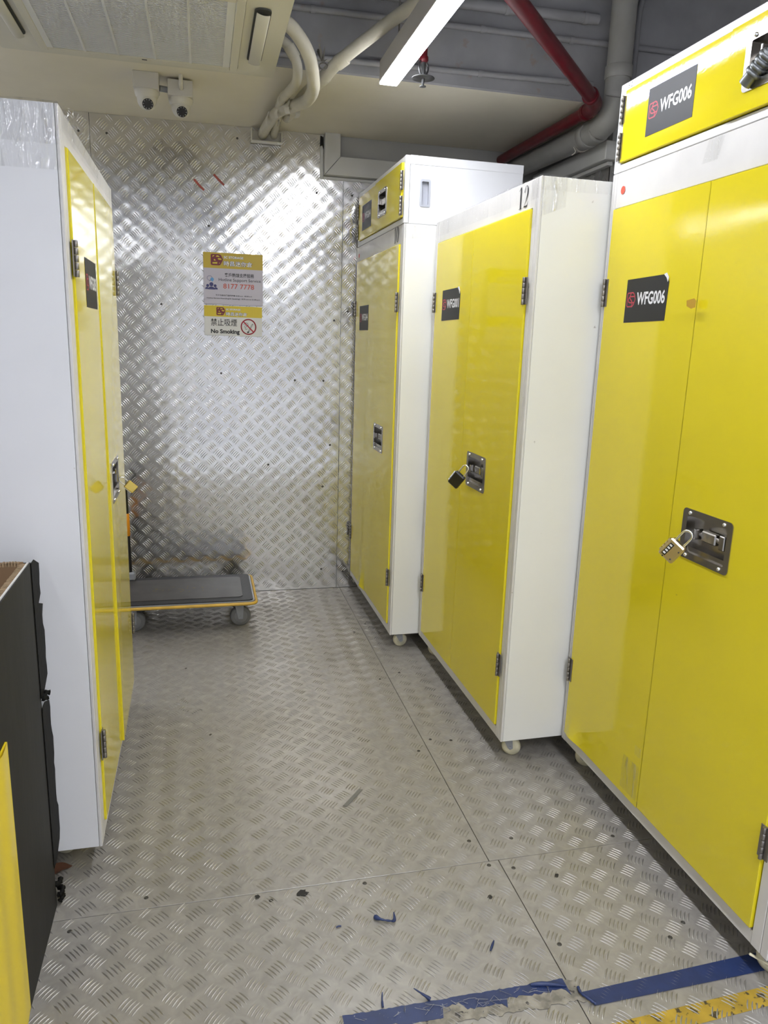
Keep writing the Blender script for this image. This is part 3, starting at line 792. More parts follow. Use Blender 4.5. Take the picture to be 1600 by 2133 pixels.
def axes_matrix(origin, down, out):
    """+Z opposite of 'down', -Y as near 'out' as possible"""
    z = -Vector(down).normalized(); y = -Vector(out); y = (y - y.dot(z) * z).normalized(); x = y.cross(z)
    return Matrix(((x.x, y.x, z.x, origin[0]), (x.y, y.y, z.y, origin[1]), (x.z, y.z, z.z, origin[2]), (0, 0, 0, 1)))

def frame_of(t): return Matrix.Translation(t.location) @ Matrix.Rotation(t.rotation_euler.z, 4, 'Z')

# ------------------------------------------------------------------ the four tall cabinets and two low ones on top
# left of the aisle, faces +x
cabL = cabinet('tall yellow-doored white cabinet alone on the left side of the aisle, seen almost edge-on', (-0.293, 1.905, 0), PI / 2, 1.014, 0.56, 1.932,
               'WFG003', (0.228, 0.435), (1.511, 1.635), ld=(0.062, 0.485), rd=(0.4875, 0.955), proud=0.0066, ajar=0.007, cin=(0.105, 0.105), caster_yaw=(1.2, 0.4, 2.0, 1.0))
# far right, against the tread plate wall
aC = 0.0105; W_C = 0.955
cabC = cabinet('tall dull yellow cabinet numbered 10 in the far right corner', (0.843 - W_C * math.sin(aC), 3.2415 + W_C * math.cos(aC), 0), -PI / 2 + aC, W_C, 0.53, 1.936,
               'WFG044', (0.135, 0.345), (1.500, 1.625), number='10', dot=(0.058, 1.889), side=WHITE2, caster_yaw=(1.2, 1.62, 2.0, 1.0), ld=(0.034, 0.415), rd=(0.4165, 0.905), dent=(0.345, 0.045, 0.07, 0.016))
aB = 0.0133; W_B = 1.006
cabB = cabinet('tall yellow cabinet numbered 12, middle one of the right-hand row', (0.996 - W_B * math.sin(aB), 2.2225 + W_B * math.cos(aB), 0), -PI / 2 + aB, W_B, 0.55, 1.944,
               'WFG001', (0.143, 0.362), (1.538, 1.663), number='12', peel=0.026, side=WHITE2, caster_yaw=(0.6, 0.95, 2.0, 1.0), ld=(0.046, 0.474), rd=(0.4755, 0.955))
aA = 0.0089; W_A = 1.020
cabA = cabinet('tall bright yellow cabinet nearest the camera at the right edge', (1.2368 - W_A * math.sin(aA), 1.197 + W_A * math.cos(aA), 0), -PI / 2 + aA, W_A, 0.55, 1.9605,
               'WFG006', (0.149, 0.356), (1.524, 1.650), dot=(0.064, 1.908), peel=0.022, caster_yaw=(0.75, 0.55, 2.0, 1.0), pedal=1, ld=(0.030, 0.483), rd=(0.4845, 0.963), dent=(0.085, 0.04, 0.05, 0.015))
W_UC = 0.93
upC = upper_cabinet('low white and yellow cabinet with a side grip on top of cabinet 10', (0.841 - W_UC * math.sin(aC), 3.2415 + W_UC * math.cos(aC), 0), -PI / 2 + aC, W_UC, 0.527, 1.9375, 2.2035,
                    'WFG044', (0.130, 0.335), (2.002, 2.124), (0.495, 0.662), (2.011, 2.131), (0.036, 0.425), (0.425, 0.905), handle=True)
upA = upper_cabinet('low yellow cabinet stacked highest, at the upper right corner', (1.2368 - W_A * math.sin(aA), 1.197 + W_A * math.cos(aA), 0), -PI / 2 + aA, W_A, 0.55, 1.962, 2.208,
                    'WFG006', (0.165, 0.374), (2.029, 2.151), (0.560, 0.750), (2.029, 2.152), (0.038, 0.500), (0.500, 0.972), number='5.2')

# padlocks hang from the turn bolts
M = frame_of(cabA)
padlock('champagne brass combination padlock on the nearest right cabinet', M @ axes_matrix((0.604, -0.030, 0.998), (-0.50, -0.30, -0.80), (0.70, -0.66, 0.2)), BRASS, 'brass', 1.30)
M = frame_of(cabB)
padlock('black combination padlock with white dials on cabinet 12', M @ axes_matrix((0.604, -0.030, 1.000), (-0.45, -0.40, -0.80), (0.80, -0.55, 0.15)), BLACKMET, 'black', 1.30)
M = frame_of(cabL)
padlock('yellow brass padlock sticking out from the left cabinet', M @ axes_matrix((0.612, -0.026, 0.990), (0.10, -0.72, -0.68), (-0.95, -0.20, 0.1)), GOLD, 'plain', 0.82)
M = frame_of(upA)
padlock('grey barrel padlock with ringed dials at the top right corner', M @ axes_matrix((0.668, -0.006, 2.112), (-0.74, -0.16, -0.64), (0.5, -0.8, 0.1)), GUN, 'barrel', 1.05)

# clear wrap on the cabinets
def wrap_edges(t, W, D, zt, w_front, w_side, seed, x_side):
    """film over the top front edge and down the near side; x_side = local x of the side the camera sees"""
    s = 1 if x_side > 0.5 else -1
    n = lambda u: u
    def front(u, v):
        x = W * u
        if v < 0.45: return (x, 0.045 * (0.45 - v) / 0.45, zt + 0.001), (0, 0, 1), 0.006
        return (x, -0.002, zt - w_front * (v - 0.45) / 0.55), (0, -1, 0), 0.0045
    film_strip(t, front, 70, 14, FILM, seed)
    def side(u, v):
        y = D * u
        if v < 0.3: return (x_side - s * 0.06 * (0.3 - v) / 0.3, y, zt + 0.001), (0, 0, 1), 0.005
        return (x_side + s * 0.002, y, zt - w_side * (v - 0.3) / 0.7 * (1.0 - 0.12 * u)), (s, 0, 0), 0.0035
    film_strip(t, side, 40, 14, FILM, seed + 1)
wrap_edges(cabL, 1.014, 0.56, 1.932, 0.055, 0.085, 11, 0.0)
wrap_edges(cabB, W_B, 0.55, 1.944, 0.062, 0.040, 23, W_B)
# the loose flap standing up from the left cabinet's front edge
def flap(u, v):
    x = 0.03 + 0.60 * u; k = math.sin(PI * u) ** 0.8
    return (x, -0.004 - 0.030 * k * v ** 1.3, 1.890 + 0.045 * v + 0.022 * k * v), (0, -1, 0.3), 0.0015
film_strip(cabL, flap, 40, 10, FILM2, 5, 'loose_wrap')
# corner patches
def patchL(u, v): return (-0.003, 0.0 + 0.16 * u, 1.930 - 0.135 * v), (-1, 0, 0), 0.003
film_strip(cabL, patchL, 20, 20, FILM2, 31, 'clear_tape')
def patchB(u, v): return (W_B + 0.002, 0.0 + 0.085 * u, 1.942 - 0.115 * v * (1 - 0.3 * u)), (1, 0, 0), 0.002
film_strip(cabB, patchB, 14, 14, FILM2, 33, 'clear_tape')
def patchB2(u, v): return (W_B - 0.055 + 0.055 * u, -0.003, 1.940 - 0.140 * v), (0, -1, 0), 0.002
film_strip(cabB, patchB2, 10, 14, FILM2, 34, 'clear_tape')
def patchC(u, v): return (W_C + 0.002, 0.0 + 0.12 * u, 1.932 - 0.055 * v), (1, 0, 0), 0.0015
film_strip(cabC, patchC, 14, 10, FILM2, 35, 'clear_tape')
def patchA(u, v): return (0.452 + 0.060 * u - 0.02 * v, -0.002, 1.960 - 0.055 * v), (0, -1, 0), 0.0012
film_strip(cabA, patchA, 10, 10, FILM2, 36, 'clear_tape')
def patchA2(u, v): return (0.395 + 0.085 * u, -0.0085, 0.250 - 0.11 * v), (0, -1, 0), 0.0025
film_strip(cabA, patchA2, 12, 14, FILM2, 37, 'clear_tape')
def patchA3(u, v): return (0.474 + 0.030 * u, -0.026, 0.325 - 0.03 * v), (0, -1, 0), 0.002
film_strip(cabA, patchA3, 10, 8, FILM2, 38, 'clear_tape')
mb = MB(); mb.prism([(0.468, 1.574), (0.497, 1.578), (0.506, 1.572), (0.504, 1.556), (0.489, 1.553), (0.470, 1.560)], -0.0252, -0.0242); mb.build('glue_stain', STAIN, cabA)

# ------------------------------------------------------------------ carton at the left edge
carton = thing('black_carton', 'tall black-taped carton with a brown open top and yellow fluted side, lower left corner', 'box', (-0.395, 1.80, 0))
cw, cl, ch = 0.42, 0.90, 0.925
def lean(z): return -0.000 * z
c = MB()
c.box(-0.004, -0.0005, -cl, 0.0, 0.0, ch, 0.0008)
c.box(-cw, -0.006, -0.004, 0.0, 0.0, ch, 0.0008); c.box(-cw, -0.006, -cl, -cl + 0.004, 0.0, ch, 0.0008); c.box(-cw, -cw + 0.004, -cl + 0.005, -0.005, 0.0, ch, 0.0008)
c.build('taped_skin', BLACKTAPE, carton)
c = MB()
c.box(-0.0075, -0.0045, -cl + 0.006, -0.006, 0.3, ch + 0.002); c.build('white_liner', LINERW, carton)
c = MB()
rnd = random.Random(3)
for k, off in enumerate((0.0085, 0.0150)):
    hh = ch - 0.004 * k
    c.box(-off - 0.0052, -off, -cl + 0.01, -0.010, 0.02, hh, 0.0008)
    c.box(-cw + off, -off - 0.006, -off - 0.0052 + 0.002, -off + 0.002, 0.02, hh + 0.004, 0.0008)
    c.box(-cw + off, -cw + off + 0.0052, -cl + 0.01, -0.03, 0.02, hh, 0.0008)
    c.box(-cw + off + 0.006, -off - 0.006, -cl + off, -cl + off + 0.005, 0.02, hh, 0.0008)
c.box(-cw + 0.02, -0.02, -cl + 0.02, -0.02, 0.02, 0.03)
c.build('cardboard_liner', CARD, carton)
c = MB()
for k in range(150):     # torn fluting along the rim
    y = -cl + 0.012 + (cl - 0.024) * k / 150
    c.box(-0.0205, -0.0085, y, y + 0.0036, ch - 0.004, ch + 0.0005 + 0.0025 * rnd.random())
for k in range(60):
    x = -cw + 0.03 + (cw - 0.05) * k / 60
    c.box(x, x + 0.0038, -0.020, -0.007, ch - 0.004, ch + 0.003 + 0.003 * rnd.random())
o = c.build('corrugated_rim', CARDCUT, carton, fix=False); o['kind'] = 'stuff'
# yellow fluted panel on the aisle side
c = MB()
ny = 40; ya, yb, zt_ = -cl + 0.02, -0.332, 0.655
def fl(u, v):
    y = yb + (ya - yb) * u; d = (yb - y)
    wv = 0.003 * (0.5 - 0.5 * math.cos(2 * PI * d / 0.10))
    return (0.0008 + 0.0035 + (wv if d > 0.012 else 0.0), y, 0.02 + (zt_ - 0.02) * v)
c.grid(fl, 120, 2); c.box(0.0, 0.0035, ya, yb, 0.02, zt_)
c.build('yellow_panel', YPANEL, carton, fix=False)
# tape flaps sticking out past the far edge
def ragged(y_of, z_a, z_b, n, seed, w):
    rn = random.Random(seed); L = []; R = []
    for i in range(n + 1):
        z = z_a + (z_b - z_a) * i / n
        R.append((w * (0.86 + 0.22 * rn.random()) * min(1, (i + 0.4) / 1.2, (n - i + 0.4) / 1.2), z)); L.append((-0.008, z))
    return L + R[::-1]
for (za, zb, sd, w) in ((0.925, 0.800, 1, 0.075), (0.815, 0.585, 2, 0.085), (0.560, 0.115, 4, 0.092)):
    n = max(5, int(abs(zb - za) / 0.022))
    poly = ragged(None, za, zb, n, sd, w)
    mb = MB()
    vs0 = [(0.002 - 0.06 * max(0, a) * 0.4, a, b) for a, b in poly]; nn = len(poly)
    vs1 = [(x - 0.0012, y, z) for x, y, z in vs0]
    mb.add(vs0 + vs1, [(i, i + 1, nn - 2 - i, nn - 1 - i) for i in range(n)] + [(nn + i, nn + nn - 1 - i, nn + nn - 2 - i, nn + i + 1) for i in range(n)] + [(i, nn + i, nn + (i + 1) % nn, (i + 1) % nn) for i in range(nn)])
    mb.build('tape_flap', DARKTAPE, carton)
for (z, sd) in ((0.060, 7), (0.035, 8), (0.018, 9), (0.575, 10)):
    rn = random.Random(sd); mb = MB()
    pts = [(0.002 + rn.uniform(-.004, .012), 0.03 * k / 4 + rn.uniform(-.004, .006), z + rn.uniform(-.012, .012)) for k in range(5)]
    mb.tube(smooth_path(pts, 4), [0.002 + 0.006 * abs(math.sin(i * 1.3)) for i in range(17)], 6).build('tape_shred', DARKTAPE, carton)

# ------------------------------------------------------------------ platform trolley
tr = thing('platform_trolley', 'low platform trolley with black mat and yellow bumper by the far wall', 'trolley', (-0.115, 3.815, 0))
hx, hy, zd = 0.355, 0.230, 0.160
mb = MB(); mb.prism(rrect(-hx + 0.008, hx - 0.008, -hy + 0.008, hy - 0.008, 0.03, 6), zd - 0.022, zd, lambda a, y, b: (a, b, y)); mb.build('deck', GREYMET, tr)
mb = MB(); mb.tube([(a, b, zd - 0.010) for a, b in rrect(-hx, hx, -hy, hy, 0.035, 7)], 0.0078, 10, closed=True); mb.build('bumper', BUMPERY, tr)
mb = MB(); mb.prism(rrect(-hx + 0.016, hx - 0.016, -hy + 0.016, hy - 0.016, 0.025, 6), zd, zd + 0.005, lambda a, y, b: (a, b, y)); mb.build('mat', BLACKRUB, tr)
ins = [(-hx + 0.05, -hy + 0.065), (hx - 0.08, -hy + 0.065), (hx - 0.065, -hy + 0.08), (hx - 0.065, hy - 0.08), (hx - 0.08, hy - 0.065), (-hx + 0.05, hy - 0.065)]
mb = MB(); mb.prism(ins, zd + 0.005, zd + 0.0075, lambda a, y, b: (a, b, y)); mb.build('mat_inset', MATGREY, tr)
mb = MB(); rn = random.Random(12)
for k in range(34):     # rubbed-off yellow lettering remnants on the mat
    x = -0.16 + 0.36 * rn.random(); y = 0.03 * rn.uniform(-1.4, 1.4) - 0.01; w = rn.uniform(.004, .018); h = rn.uniform(.002, .007)
    mb.add([(x, y, zd + 0.0077), (x + w, y + 0.002, zd + 0.0077), (x + w * .8, y + h, zd + 0.0077), (x + .001, y + h, zd + 0.0077)], [(0, 1, 2, 3)])
mb.build('worn_print', mat('worn_yellow_print', (0.20, 0.15, 0.02), 0.6), tr, fix=False)
def trolley_caster(x, y, yaw):
    Mx = Matrix.Translation((x, y, 0)) @ Matrix.Rotation(yaw, 4, 'Z'); r = 0.052
    fk = MB(); fk.box(-0.035, 0.035, -0.03, 0.03, zd - 0.030, zd - 0.0225, 0.001)
    for s in (-1, 1):
        fk.prism([(-0.028, zd - 0.029), (0.022, zd - 0.029), (0.016, r - 0.012), (-0.006, r - 0.012)], s * 0.021, s * 0.0236, lambda a, yy, b: (a, yy, b))
    fk.cyl((0.006, -0.027, r), (0.006, 0.027, r), 0.007, 10)
    f = fk.xf(Mx).build('caster_fork', GREYMET, tr)
    MB().lathe((0.006, -0.018, r), (0.006, 0.018, r), [(0, 0.030), (0, 0.044), (0.004, 0.050), (0.009, r), (0.027, r), (0.032, 0.050), (0.036, 0.044), (0.036, 0.030)], 30).xf(Mx).build('wheel', RUBBERG, f)
    MB().lathe((0.006, -0.0195, r), (0.006, 0.0195, r), [(0, 0.008), (0.0, 0.032), (0.002, 0.034), (0.037, 0.034), (0.039, 0.032), (0.039, 0.008)], 24).xf(Mx).build('wheel_hub', mat('wheel_hub_grey', (0.20, 0.20, 0.205), 0.5), f)
for (x, y, a) in ((0.272, -0.125, 0.1), (-0.245, -0.125, -0.05), (0.272, 0.13, 0.2), (-0.245, 0.13, 0.0)): trolley_caster(x, y, a)
hxp = -0.282
pth = [(hxp, 0.185, zd + 0.02), (hxp - 0.003, 0.185, 0.45), (hxp - 0.006, 0.185, 0.62), (hxp - 0.007, 0.165, 0.672), (hxp - 0.008, 0.11, 0.69), (hxp - 0.008, -0.11, 0.69), (hxp - 0.007, -0.165, 0.672), (hxp - 0.006, -0.185, 0.62), (hxp, -0.185, zd + 0.02)]
mb = MB(); mb.tube(smooth_path(pth, 5), 0.0125, 12); mb.build('handle', BLACKMET, tr)
for s in (-1, 1):
    MB().cyl((hxp - 0.004, s * 0.185, 0.41), (hxp - 0.005, s * 0.185, 0.53), 0.0155, 14, c=0.002).build('handle_sleeve', ORANGE, tr)
    MB().box(hxp - 0.02, hxp + 0.028, s * 0.185 - 0.022, s * 0.185 + 0.022, zd + 0.0055, zd + 0.052, 0.008).build('handle_bracket', GREYMET, tr)

# ------------------------------------------------------------------ wall signs
def sign_board(name, label, x0, x1, z0, z1, body, hdr, zh, tilt):
    yb_ = YW - 0.004
    t = thing(name, label, 'sign', (x0, yb_ - 0.014, z0))
    w = x1 - x0; h = z1 - z0
    MB().box(0, w, 0, 0.006, 0, h, 0.0012).build('board', body, t)
    MB().box(0.0, w, -0.0006, 0.0001, zh, h).build('header_band', hdr, t)
    return t, w, h
def sign_brand(t, x, z, k, y=-0.0012):
    """emblem and shop name in the header, k = overall height"""
    g = lambda a, b: (a, y, b)
    e = MB()
    W_, H_ = 1.12 * k, k
    out = [(0.08, 0), (0, 0.08), (0, 0.92), (0.08, 1), (0.68, 1), (0.84, 0.92), (1.0, 0.55), (0.95, 0.4), (0.78, 0.06), (0.68, 0)]
    e.add([g(x + a * W_, z + b * H_) for a, b in out], [tuple(range(len(out)))])
    em = e.build('emblem', SIGNMAROON, t, fix=False)
    g2 = lambda a, b: (a, y - 0.0005, b); q = MB()
    def pl(*pts): q.add([g2(x + a * W_, z + b * H_) for a, b in pts], [tuple(range(len(pts)))])
    pl((0.14, 0.72), (0.17, 0.88), (0.32, 0.88)); pl((0.42, 0.76), (0.48, 0.88), (0.62, 0.88), (0.74, 0.76))
    pl((0.24, 0.46), (0.30, 0.58), (0.42, 0.42), (0.28, 0.42)); pl((0.56, 0.58), (0.64, 0.66), (0.86, 0.62), (0.88, 0.50), (0.66, 0.50))
    pl((0.14, 0.14), (0.14, 0.26), (0.54, 0.30), (0.52, 0.14)); pl((0.66, 0.18), (0.70, 0.26), (0.74, 0.24), (0.70, 0.16))
    q.build('emblem_cutouts', SIGNYEL2, em, fix=False)
    tx = x + W_ + 0.07 * k
    print_text('lettering_outline', PRINTBLACK, t, '時昌迷你倉', tx - 0.002, z + 0.02 * k, 0.34 * k, y, fit=2.62 * k + 0.004, bold=0.045)
    print_text('lettering', PRINTWHITE, t, '時昌迷你倉', tx, z + 0.02 * k, 0.34 * k, y - 0.0006, fit=2.62 * k, bold=0.008)
    print_text('lettering_outline', PRINTBLACK, t, 'SC STORAGE', tx - 0.001, z + 0.66 * k, 0.20 * k, y, fit=1.80 * k + 0.002, bold=0.045)
    print_text('lettering', PRINTWHITE, t, 'SC STORAGE', tx, z + 0.66 * k, 0.20 * k, y - 0.0006, fit=1.80 * k, bold=0.025)
t, w, h = sign_board('hotline_sign', 'lilac hotline sign with yellow header on the tread plate wall', 0.018, 0.324, 1.609, 1.870, SIGNGREY, SIGNYEL, 0.183, 0)
sign_brand(t, 0.038, 0.197, 0.056)
g = lambda a, b: (a, -0.0010, b)
print_text('lettering', PRINTBLACK, t, '客戶熱線支援服務', 0.108, 0.143, 0.0155, -0.0010, fit=0.152, bold=0.01)
print_text('lettering', PRINTBLACK, t, 'Hotline Support Service', 0.077, 0.120, 0.0150, -0.0010, fit=0.218, bold=0.0)
print_text('phone_number', SIGNORANGE, t, '8177 7778', 0.100, 0.083, 0.0250, -0.0010, fit=0.160, bold=0.008)
print_text('lettering', PRINTBLACK, t, '客戶熱線支援服務時間: 8:30 a.m - 00:00 a.m', 0.060, 0.044, 0.0062, -0.0010, fit=0.188, bold=0.012)
print_text('lettering', PRINTBLACK, t, 'Hotline Service Hour(English Speaking) : 8:30 a.m to 21:00 p.m', 0.014, 0.029, 0.0062, -0.0010, fit=0.276, bold=0.012)
ic = MB()
for (cx, cz, r) in ((0.039, 0.101, 0.0105), (0.020, 0.094, 0.0075), (0.058, 0.094, 0.0075)): disc(ic, cx, cz, r, g, 16)
for (cx, cz, r, s) in ((0.039, 0.075, 0.0145, 1.25), (0.016, 0.076, 0.0105, 0.9), (0.062, 0.076, 0.0105, 0.9)):
    disc(ic, cx, cz, r, g, 14, 0, PI, s)
ic.build('people_icon', SIGNNAVY, t, fix=False)
ic = MB(); stroke(ic, [(0.031 + 0.0135 * math.cos(k * PI / 10), 0.132 + 0.0115 * math.sin(k * PI / 10)) for k in range(1, 18)] + [(0.028, 0.116)], 0.0016, g); ic.build('speech_bubble', SIGNNAVY, t, fix=False)
ic = MB(); disc(ic, 0.043, 0.126, 0.0092, g, 16); ic.add([g(0.040, 0.119), g(0.047, 0.119), g(0.046, 0.112)], [(0, 1, 2)]); ic.build('speech_bubble', SIGNBLUE, t, fix=False)

t, w, h = sign_board('no_smoking_sign', 'white no-smoking sign with yellow header under the hotline sign', 0.017, 0.319, 1.449, 1.603, SIGNWHITE, SIGNYEL2, 0.098, 0)
sign_brand(t, 0.063, 0.105, 0.042)
print_text('lettering', PRINTBLACK, t, '禁止吸煙', 0.033, 0.054, 0.0290, -0.0010, fit=0.137, bold=0.005)
print_text('lettering', PRINTBLACK, t, 'No Smoking', 0.033, 0.013, 0.0205, -0.0010, fit=0.150, bold=0.04)
ic = MB(); cx, cz = 0.230, 0.050
stroke(ic, [(cx + 0.0385 * math.cos(k * PI / 18), cz + 0.0385 * math.sin(k * PI / 18)) for k in range(36)], 0.0062, g, True)
g3 = lambda a, b: (a, -0.0016, b)
stroke(ic, [(cx - 0.027, cz + 0.027), (cx + 0.027, cz - 0.027)], 0.0062, g3)
ic.build('prohibition_ring', SIGNRED, t, fix=False)
ic = MB()
stroke(ic, [(cx - 0.004, cz - 0.026), (cx + 0.020, cz + 0.016), (cx + 0.024, cz + 0.014), (cx + 0.002, cz - 0.026)], 0.0018, g, False)
stroke(ic, [(cx - 0.006, cz - 0.029), (cx + 0.001, cz - 0.027)], 0.007, g)
stroke(ic, [(cx - 0.026, cz + 0.012), (cx - 0.014, cz + 0.021), (cx - 0.004, cz + 0.018), (cx - 0.001, cz + 0.008), (cx - 0.010, cz + 0.003), (cx - 0.018, cz - 0.006), (cx - 0.014, cz - 0.014), (cx - 0.006, cz - 0.010)], 0.0018, g)
stroke(ic, [(cx - 0.012, cz + 0.012), (cx - 0.020, cz + 0.004), (cx - 0.022, cz - 0.004)], 0.0014, g)
ic.build('cigarette_icon', PRINTBLACK, t, fix=False)

# red tape scraps on the wall
for (x, z, a, lab) in ((0.105, 2.226, -0.75, 'upper'), (0.005, 2.195, -0.78, 'lower')):
    mb = MB(); yy = YW - bulge(x, z) - 0.0026
    ca, sa = math.cos(a), math.sin(a)
    poly = [(-0.036, -0.005), (0.0, -0.0065), (0.036, -0.005), (0.034, 0.005), (0.004, 0.0045), (-0.034, 0.006)]
    mb.prism([(x + p * ca - q * sa, z + p * sa + q * ca) for p, q in poly], yy - 0.0008, yy)
    tag(mb.build('tape_scrap', REDMARK), 'small red tape scrap on the tread plate wall, the %s of two' % lab, 'tape', 'red tape scraps on the wall')

# ------------------------------------------------------------------ ceiling cassette air conditioner
ac = thing('cassette_air_conditioner', 'square cream cassette air conditioner with slatted grille, top left', 'air conditioner', (-0.197, 2.845, 2.430))
mb = MB(); mb.prism(rrect(-0.50, 0.50, -0.50, 0.50, 0.012, 4), 0.036, 0.056, lambda a, y, b: (a, b, y)); mb.build('panel_flange', ACW, ac)
# raised body; dark slabs stand in for the shade of its air slots
bz0, bz1 = 0.004, 0.0365
mb = MB()
outer = rrect(-0.415, 0.440, -0.43, 0.40, 0.10, 8)
n = len(outer)
low = [(a * 0.985, b * 0.985) for a, b in outer]
gx0, gx1, gy0, gy1 = -0.345, 0.356, -0.30, 0.345     # grille frame opening region of the body
sl = [(-0.405, -0.362, -0.235, 0.225), (0.380, 0.432, -0.235, 0.225)]
mb.add([(a, b, bz1) for a, b in outer] + [(a, b, bz0 + 0.004) for a, b in low], [(i, (i + 1) % n, n + (i + 1) % n, n + i) for i in range(n)], 0, True)
ix0, ix1, iy0, iy1 = -0.3425, 0.3525, -0.3025, 0.3375
inner = rrect(ix0, ix1, iy0, iy1, 0.006, 8)
mb.add([(a, b, bz0 + 0.004) for a, b in low] + [(a, b, bz0) for a, b in inner], [(i, (i + 1) % n, n + (i + 1) % n, n + i) for i in range(n)], 0, False)
mb.build('raised_body', ACW, ac)
for s, (a0, a1, b0, b1) in zip((-1, 1), sl):
    mb = MB(); mb.prism(rrect(a0, a1, b0, b1, 0.018, 5), 0.0005, 0.0045, lambda a, y, b: (a, b, y)); slot = mb.build('slot_shade', ACDARK, ac)
    mb = MB()
    mb.grid(lambda u, v: (a0 + 0.006 + (a1 - a0 - 0.012) * u, b0 + 0.008 + (b1 - b0 - 0.016) * v, -0.001 - 0.012 * math.sin(PI * (0.15 + 0.55 * (u if s > 0 else 1 - u)))), 8, 2)
    lv = mb.build('louver', ACW, slot, fix=False); md = lv.modifiers.new('thickness', 'SOLIDIFY'); md.thickness = 0.003
mb = MB()
def ringframe(mb, x0, x1, y0, y1, w, z0_, z1_):
    mb.box(x0, x0 + w, y0, y1, z0_, z1_, 0.002); mb.box(x1 - w, x1, y0, y1, z0_, z1_, 0.002); mb.box(x0 + w, x1 - w, y0, y0 + w, z0_, z1_, 0.002); mb.box(x0 + w, x1 - w, y1 - w, y1, z0_, z1_, 0.002)
ringframe(mb, -0.340, 0.350, -0.300, 0.335, 0.028, -0.006, 0.006)
gr = mb.build('grille_frame', ACW, ac)
MB().box(-0.315, 0.325, -0.276, 0.311, 0.003, 0.0045).build('filter_mesh', ACMESH, gr)
mb = MB(); k = 0; y = -0.270
while y < 0.306:
    mb.box(-0.313, 0.323, y, y + 0.0042, -0.003, 0.0025); y += 0.0092
o = mb.build('grille_slats', ACGR, gr); o['kind'] = 'stuff'
for x in (-0.185, -0.072, 0.055, 0.18):
    MB().box(x - 0.004, x + 0.004, -0.272, 0.307, -0.0045, -0.0028).build('grille_rib', ACGR, gr)
for x in (-0.312, 0.300): MB().box(x - 0.004, x + 0.020, -0.272, 0.307, -0.0042, -0.0028).build('grille_rib', ACGR, gr)
MB().box(0.008, 0.026, 0.314, 0.322, -0.0068, -0.0055).build('catch', ACDARK, gr)
MB().box(-0.42, 0.42, -0.42, 0.42, 0.056, 0.34, 0.01).build('housing', GREYMET, ac)
for (x, y) in ((-0.4, -0.4), (0.4, -0.4), (-0.4, 0.4), (0.4, 0.4)): MB().cyl((x, y, 0.34), (x, y, CEIL - 2.43), 0.005, 8).build('hanger_rod', STEEL, ac)

# ------------------------------------------------------------------ cctv cameras under the beam
def cctv(label, x, y, look, gap):
    t = thing('security_camera', label, 'camera', (x, y, SOF), 0, 'turret cameras under the beam')
    MB().box(-0.051, 0.051, 0.0, 0.095, -0.062 - gap, -gap, 0.002).build('junction_box', CCTVBOX, t)
    MB().lathe((0, 0.047, -0.062 - gap), (0, 0.047, -0.2), [(0, 0.049), (0.006, 0.050), (0.020, 0.046), (0.026, 0.041)], 30).build('mounting_ring', CCTVW, t)
    c = Vector((0, 0.047, -0.096 - gap)); L = Vector(look).normalized()
    d = MB(); d.sphere(c, 0.039, 28, 16); d.lathe((0, 0.047, -0.084 - gap), (0, 0.047, -0.15), [(0, 0.041), (0.012, 0.0395)], 28); dome = d.build('dome', CCTVW, t)
    MB().lathe(c + L * 0.0335, c + L * 0.06, [(0, 0.026), (0.004, 0.0255), (0.006, 0.023)], 28).build('lens_rim', CCTVW, dome)
    MB().lathe(c + L * 0.0385, c + L * 0.06, [(0, 0.0222), (0.0014, 0.0220)], 28).build('lens_window', BLACKGLASS, dome)
    mb = MB(); a = L.cross(Vector((0, 0, 1))).normalized(); b = L.cross(a)
    for k in range(10):
        p = c + L * 0.0399 + 0.0175 * (math.cos(k * PI / 5) * a + math.sin(k * PI / 5) * b)
        mb.lathe(p, p + L, [(0, 0.0022), (0.0006, 0.0018)], 8)
    mb.build('led_ring', LEDG, dome)
    return t
cc1 = cctv('left dome security camera under the beam', -0.198, 3.50, (0.12, -0.80, -0.55), 0.0)
cc2 = cctv('right dome security camera, with a bent conduit entering its box', -0.063, 3.53, (0.12, -0.80, -0.55), 0.009)
mb = MB(); mb.tube([(0.052, 0.05, -0.045), (0.083, 0.06, -0.045)], 0.012, 12); mb.build('conduit', GREYMET, cc1)
mb = MB(); mb.tube(smooth_path([(0.004, -0.035, -0.001), (0.004, -0.035, -0.022), (0.004, -0.028, -0.036), (0.004, 0.002, -0.042)], 6), 0.0085, 12); mb.build('conduit', CCTVW, cc2)

# ------------------------------------------------------------------ pipes
def pipe(name, label, cat, pts, r, m, n=14, k=8, group=None, smooth=True):
    t = thing(name, label, cat, tuple(pts[0]), 0, group); p0 = Vector(pts[0])
    P = [Vector(p) - p0 for p in pts]
    MB().tube(smooth_path(P, k) if smooth else P, r, n).build('pipe_run', m, t)
    return t, p0
def collar(t, p0, a, d, r, L, m, name='collar', n=18):
    a = Vector(a) - p0; d = Vector(d).normalized()
    return MB().lathe(a - d * L / 2, a + d * L / 2, [(0, r * 0.97), (0.002, r), (L - 0.002, r), (L, r * 0.97)], n).build(name, m, t)
G1 = 'insulated air conditioner pipes'
P1 = [(0.228, 2.91, 2.545), (0.315, 2.93, 2.518), (0.363, 2.95, 2.483), (0.401, 2.98, 2.436), (0.424, 3.05, 2.396), (0.438, 3.15, 2.379), (0.432, 3.30, 2.382), (0.395, 3.45, 2.398), (0.355, 3.62, 2.420), (0.338, 3.85, 2.440), (0.325, 4.20, 2.455)]
t1, q1 = pipe('insulated_pipe', 'thick cream insulated pipe looping from the air conditioner, outermost bend', 'pipe', P1, 0.0245, PIPEC, group=G1)
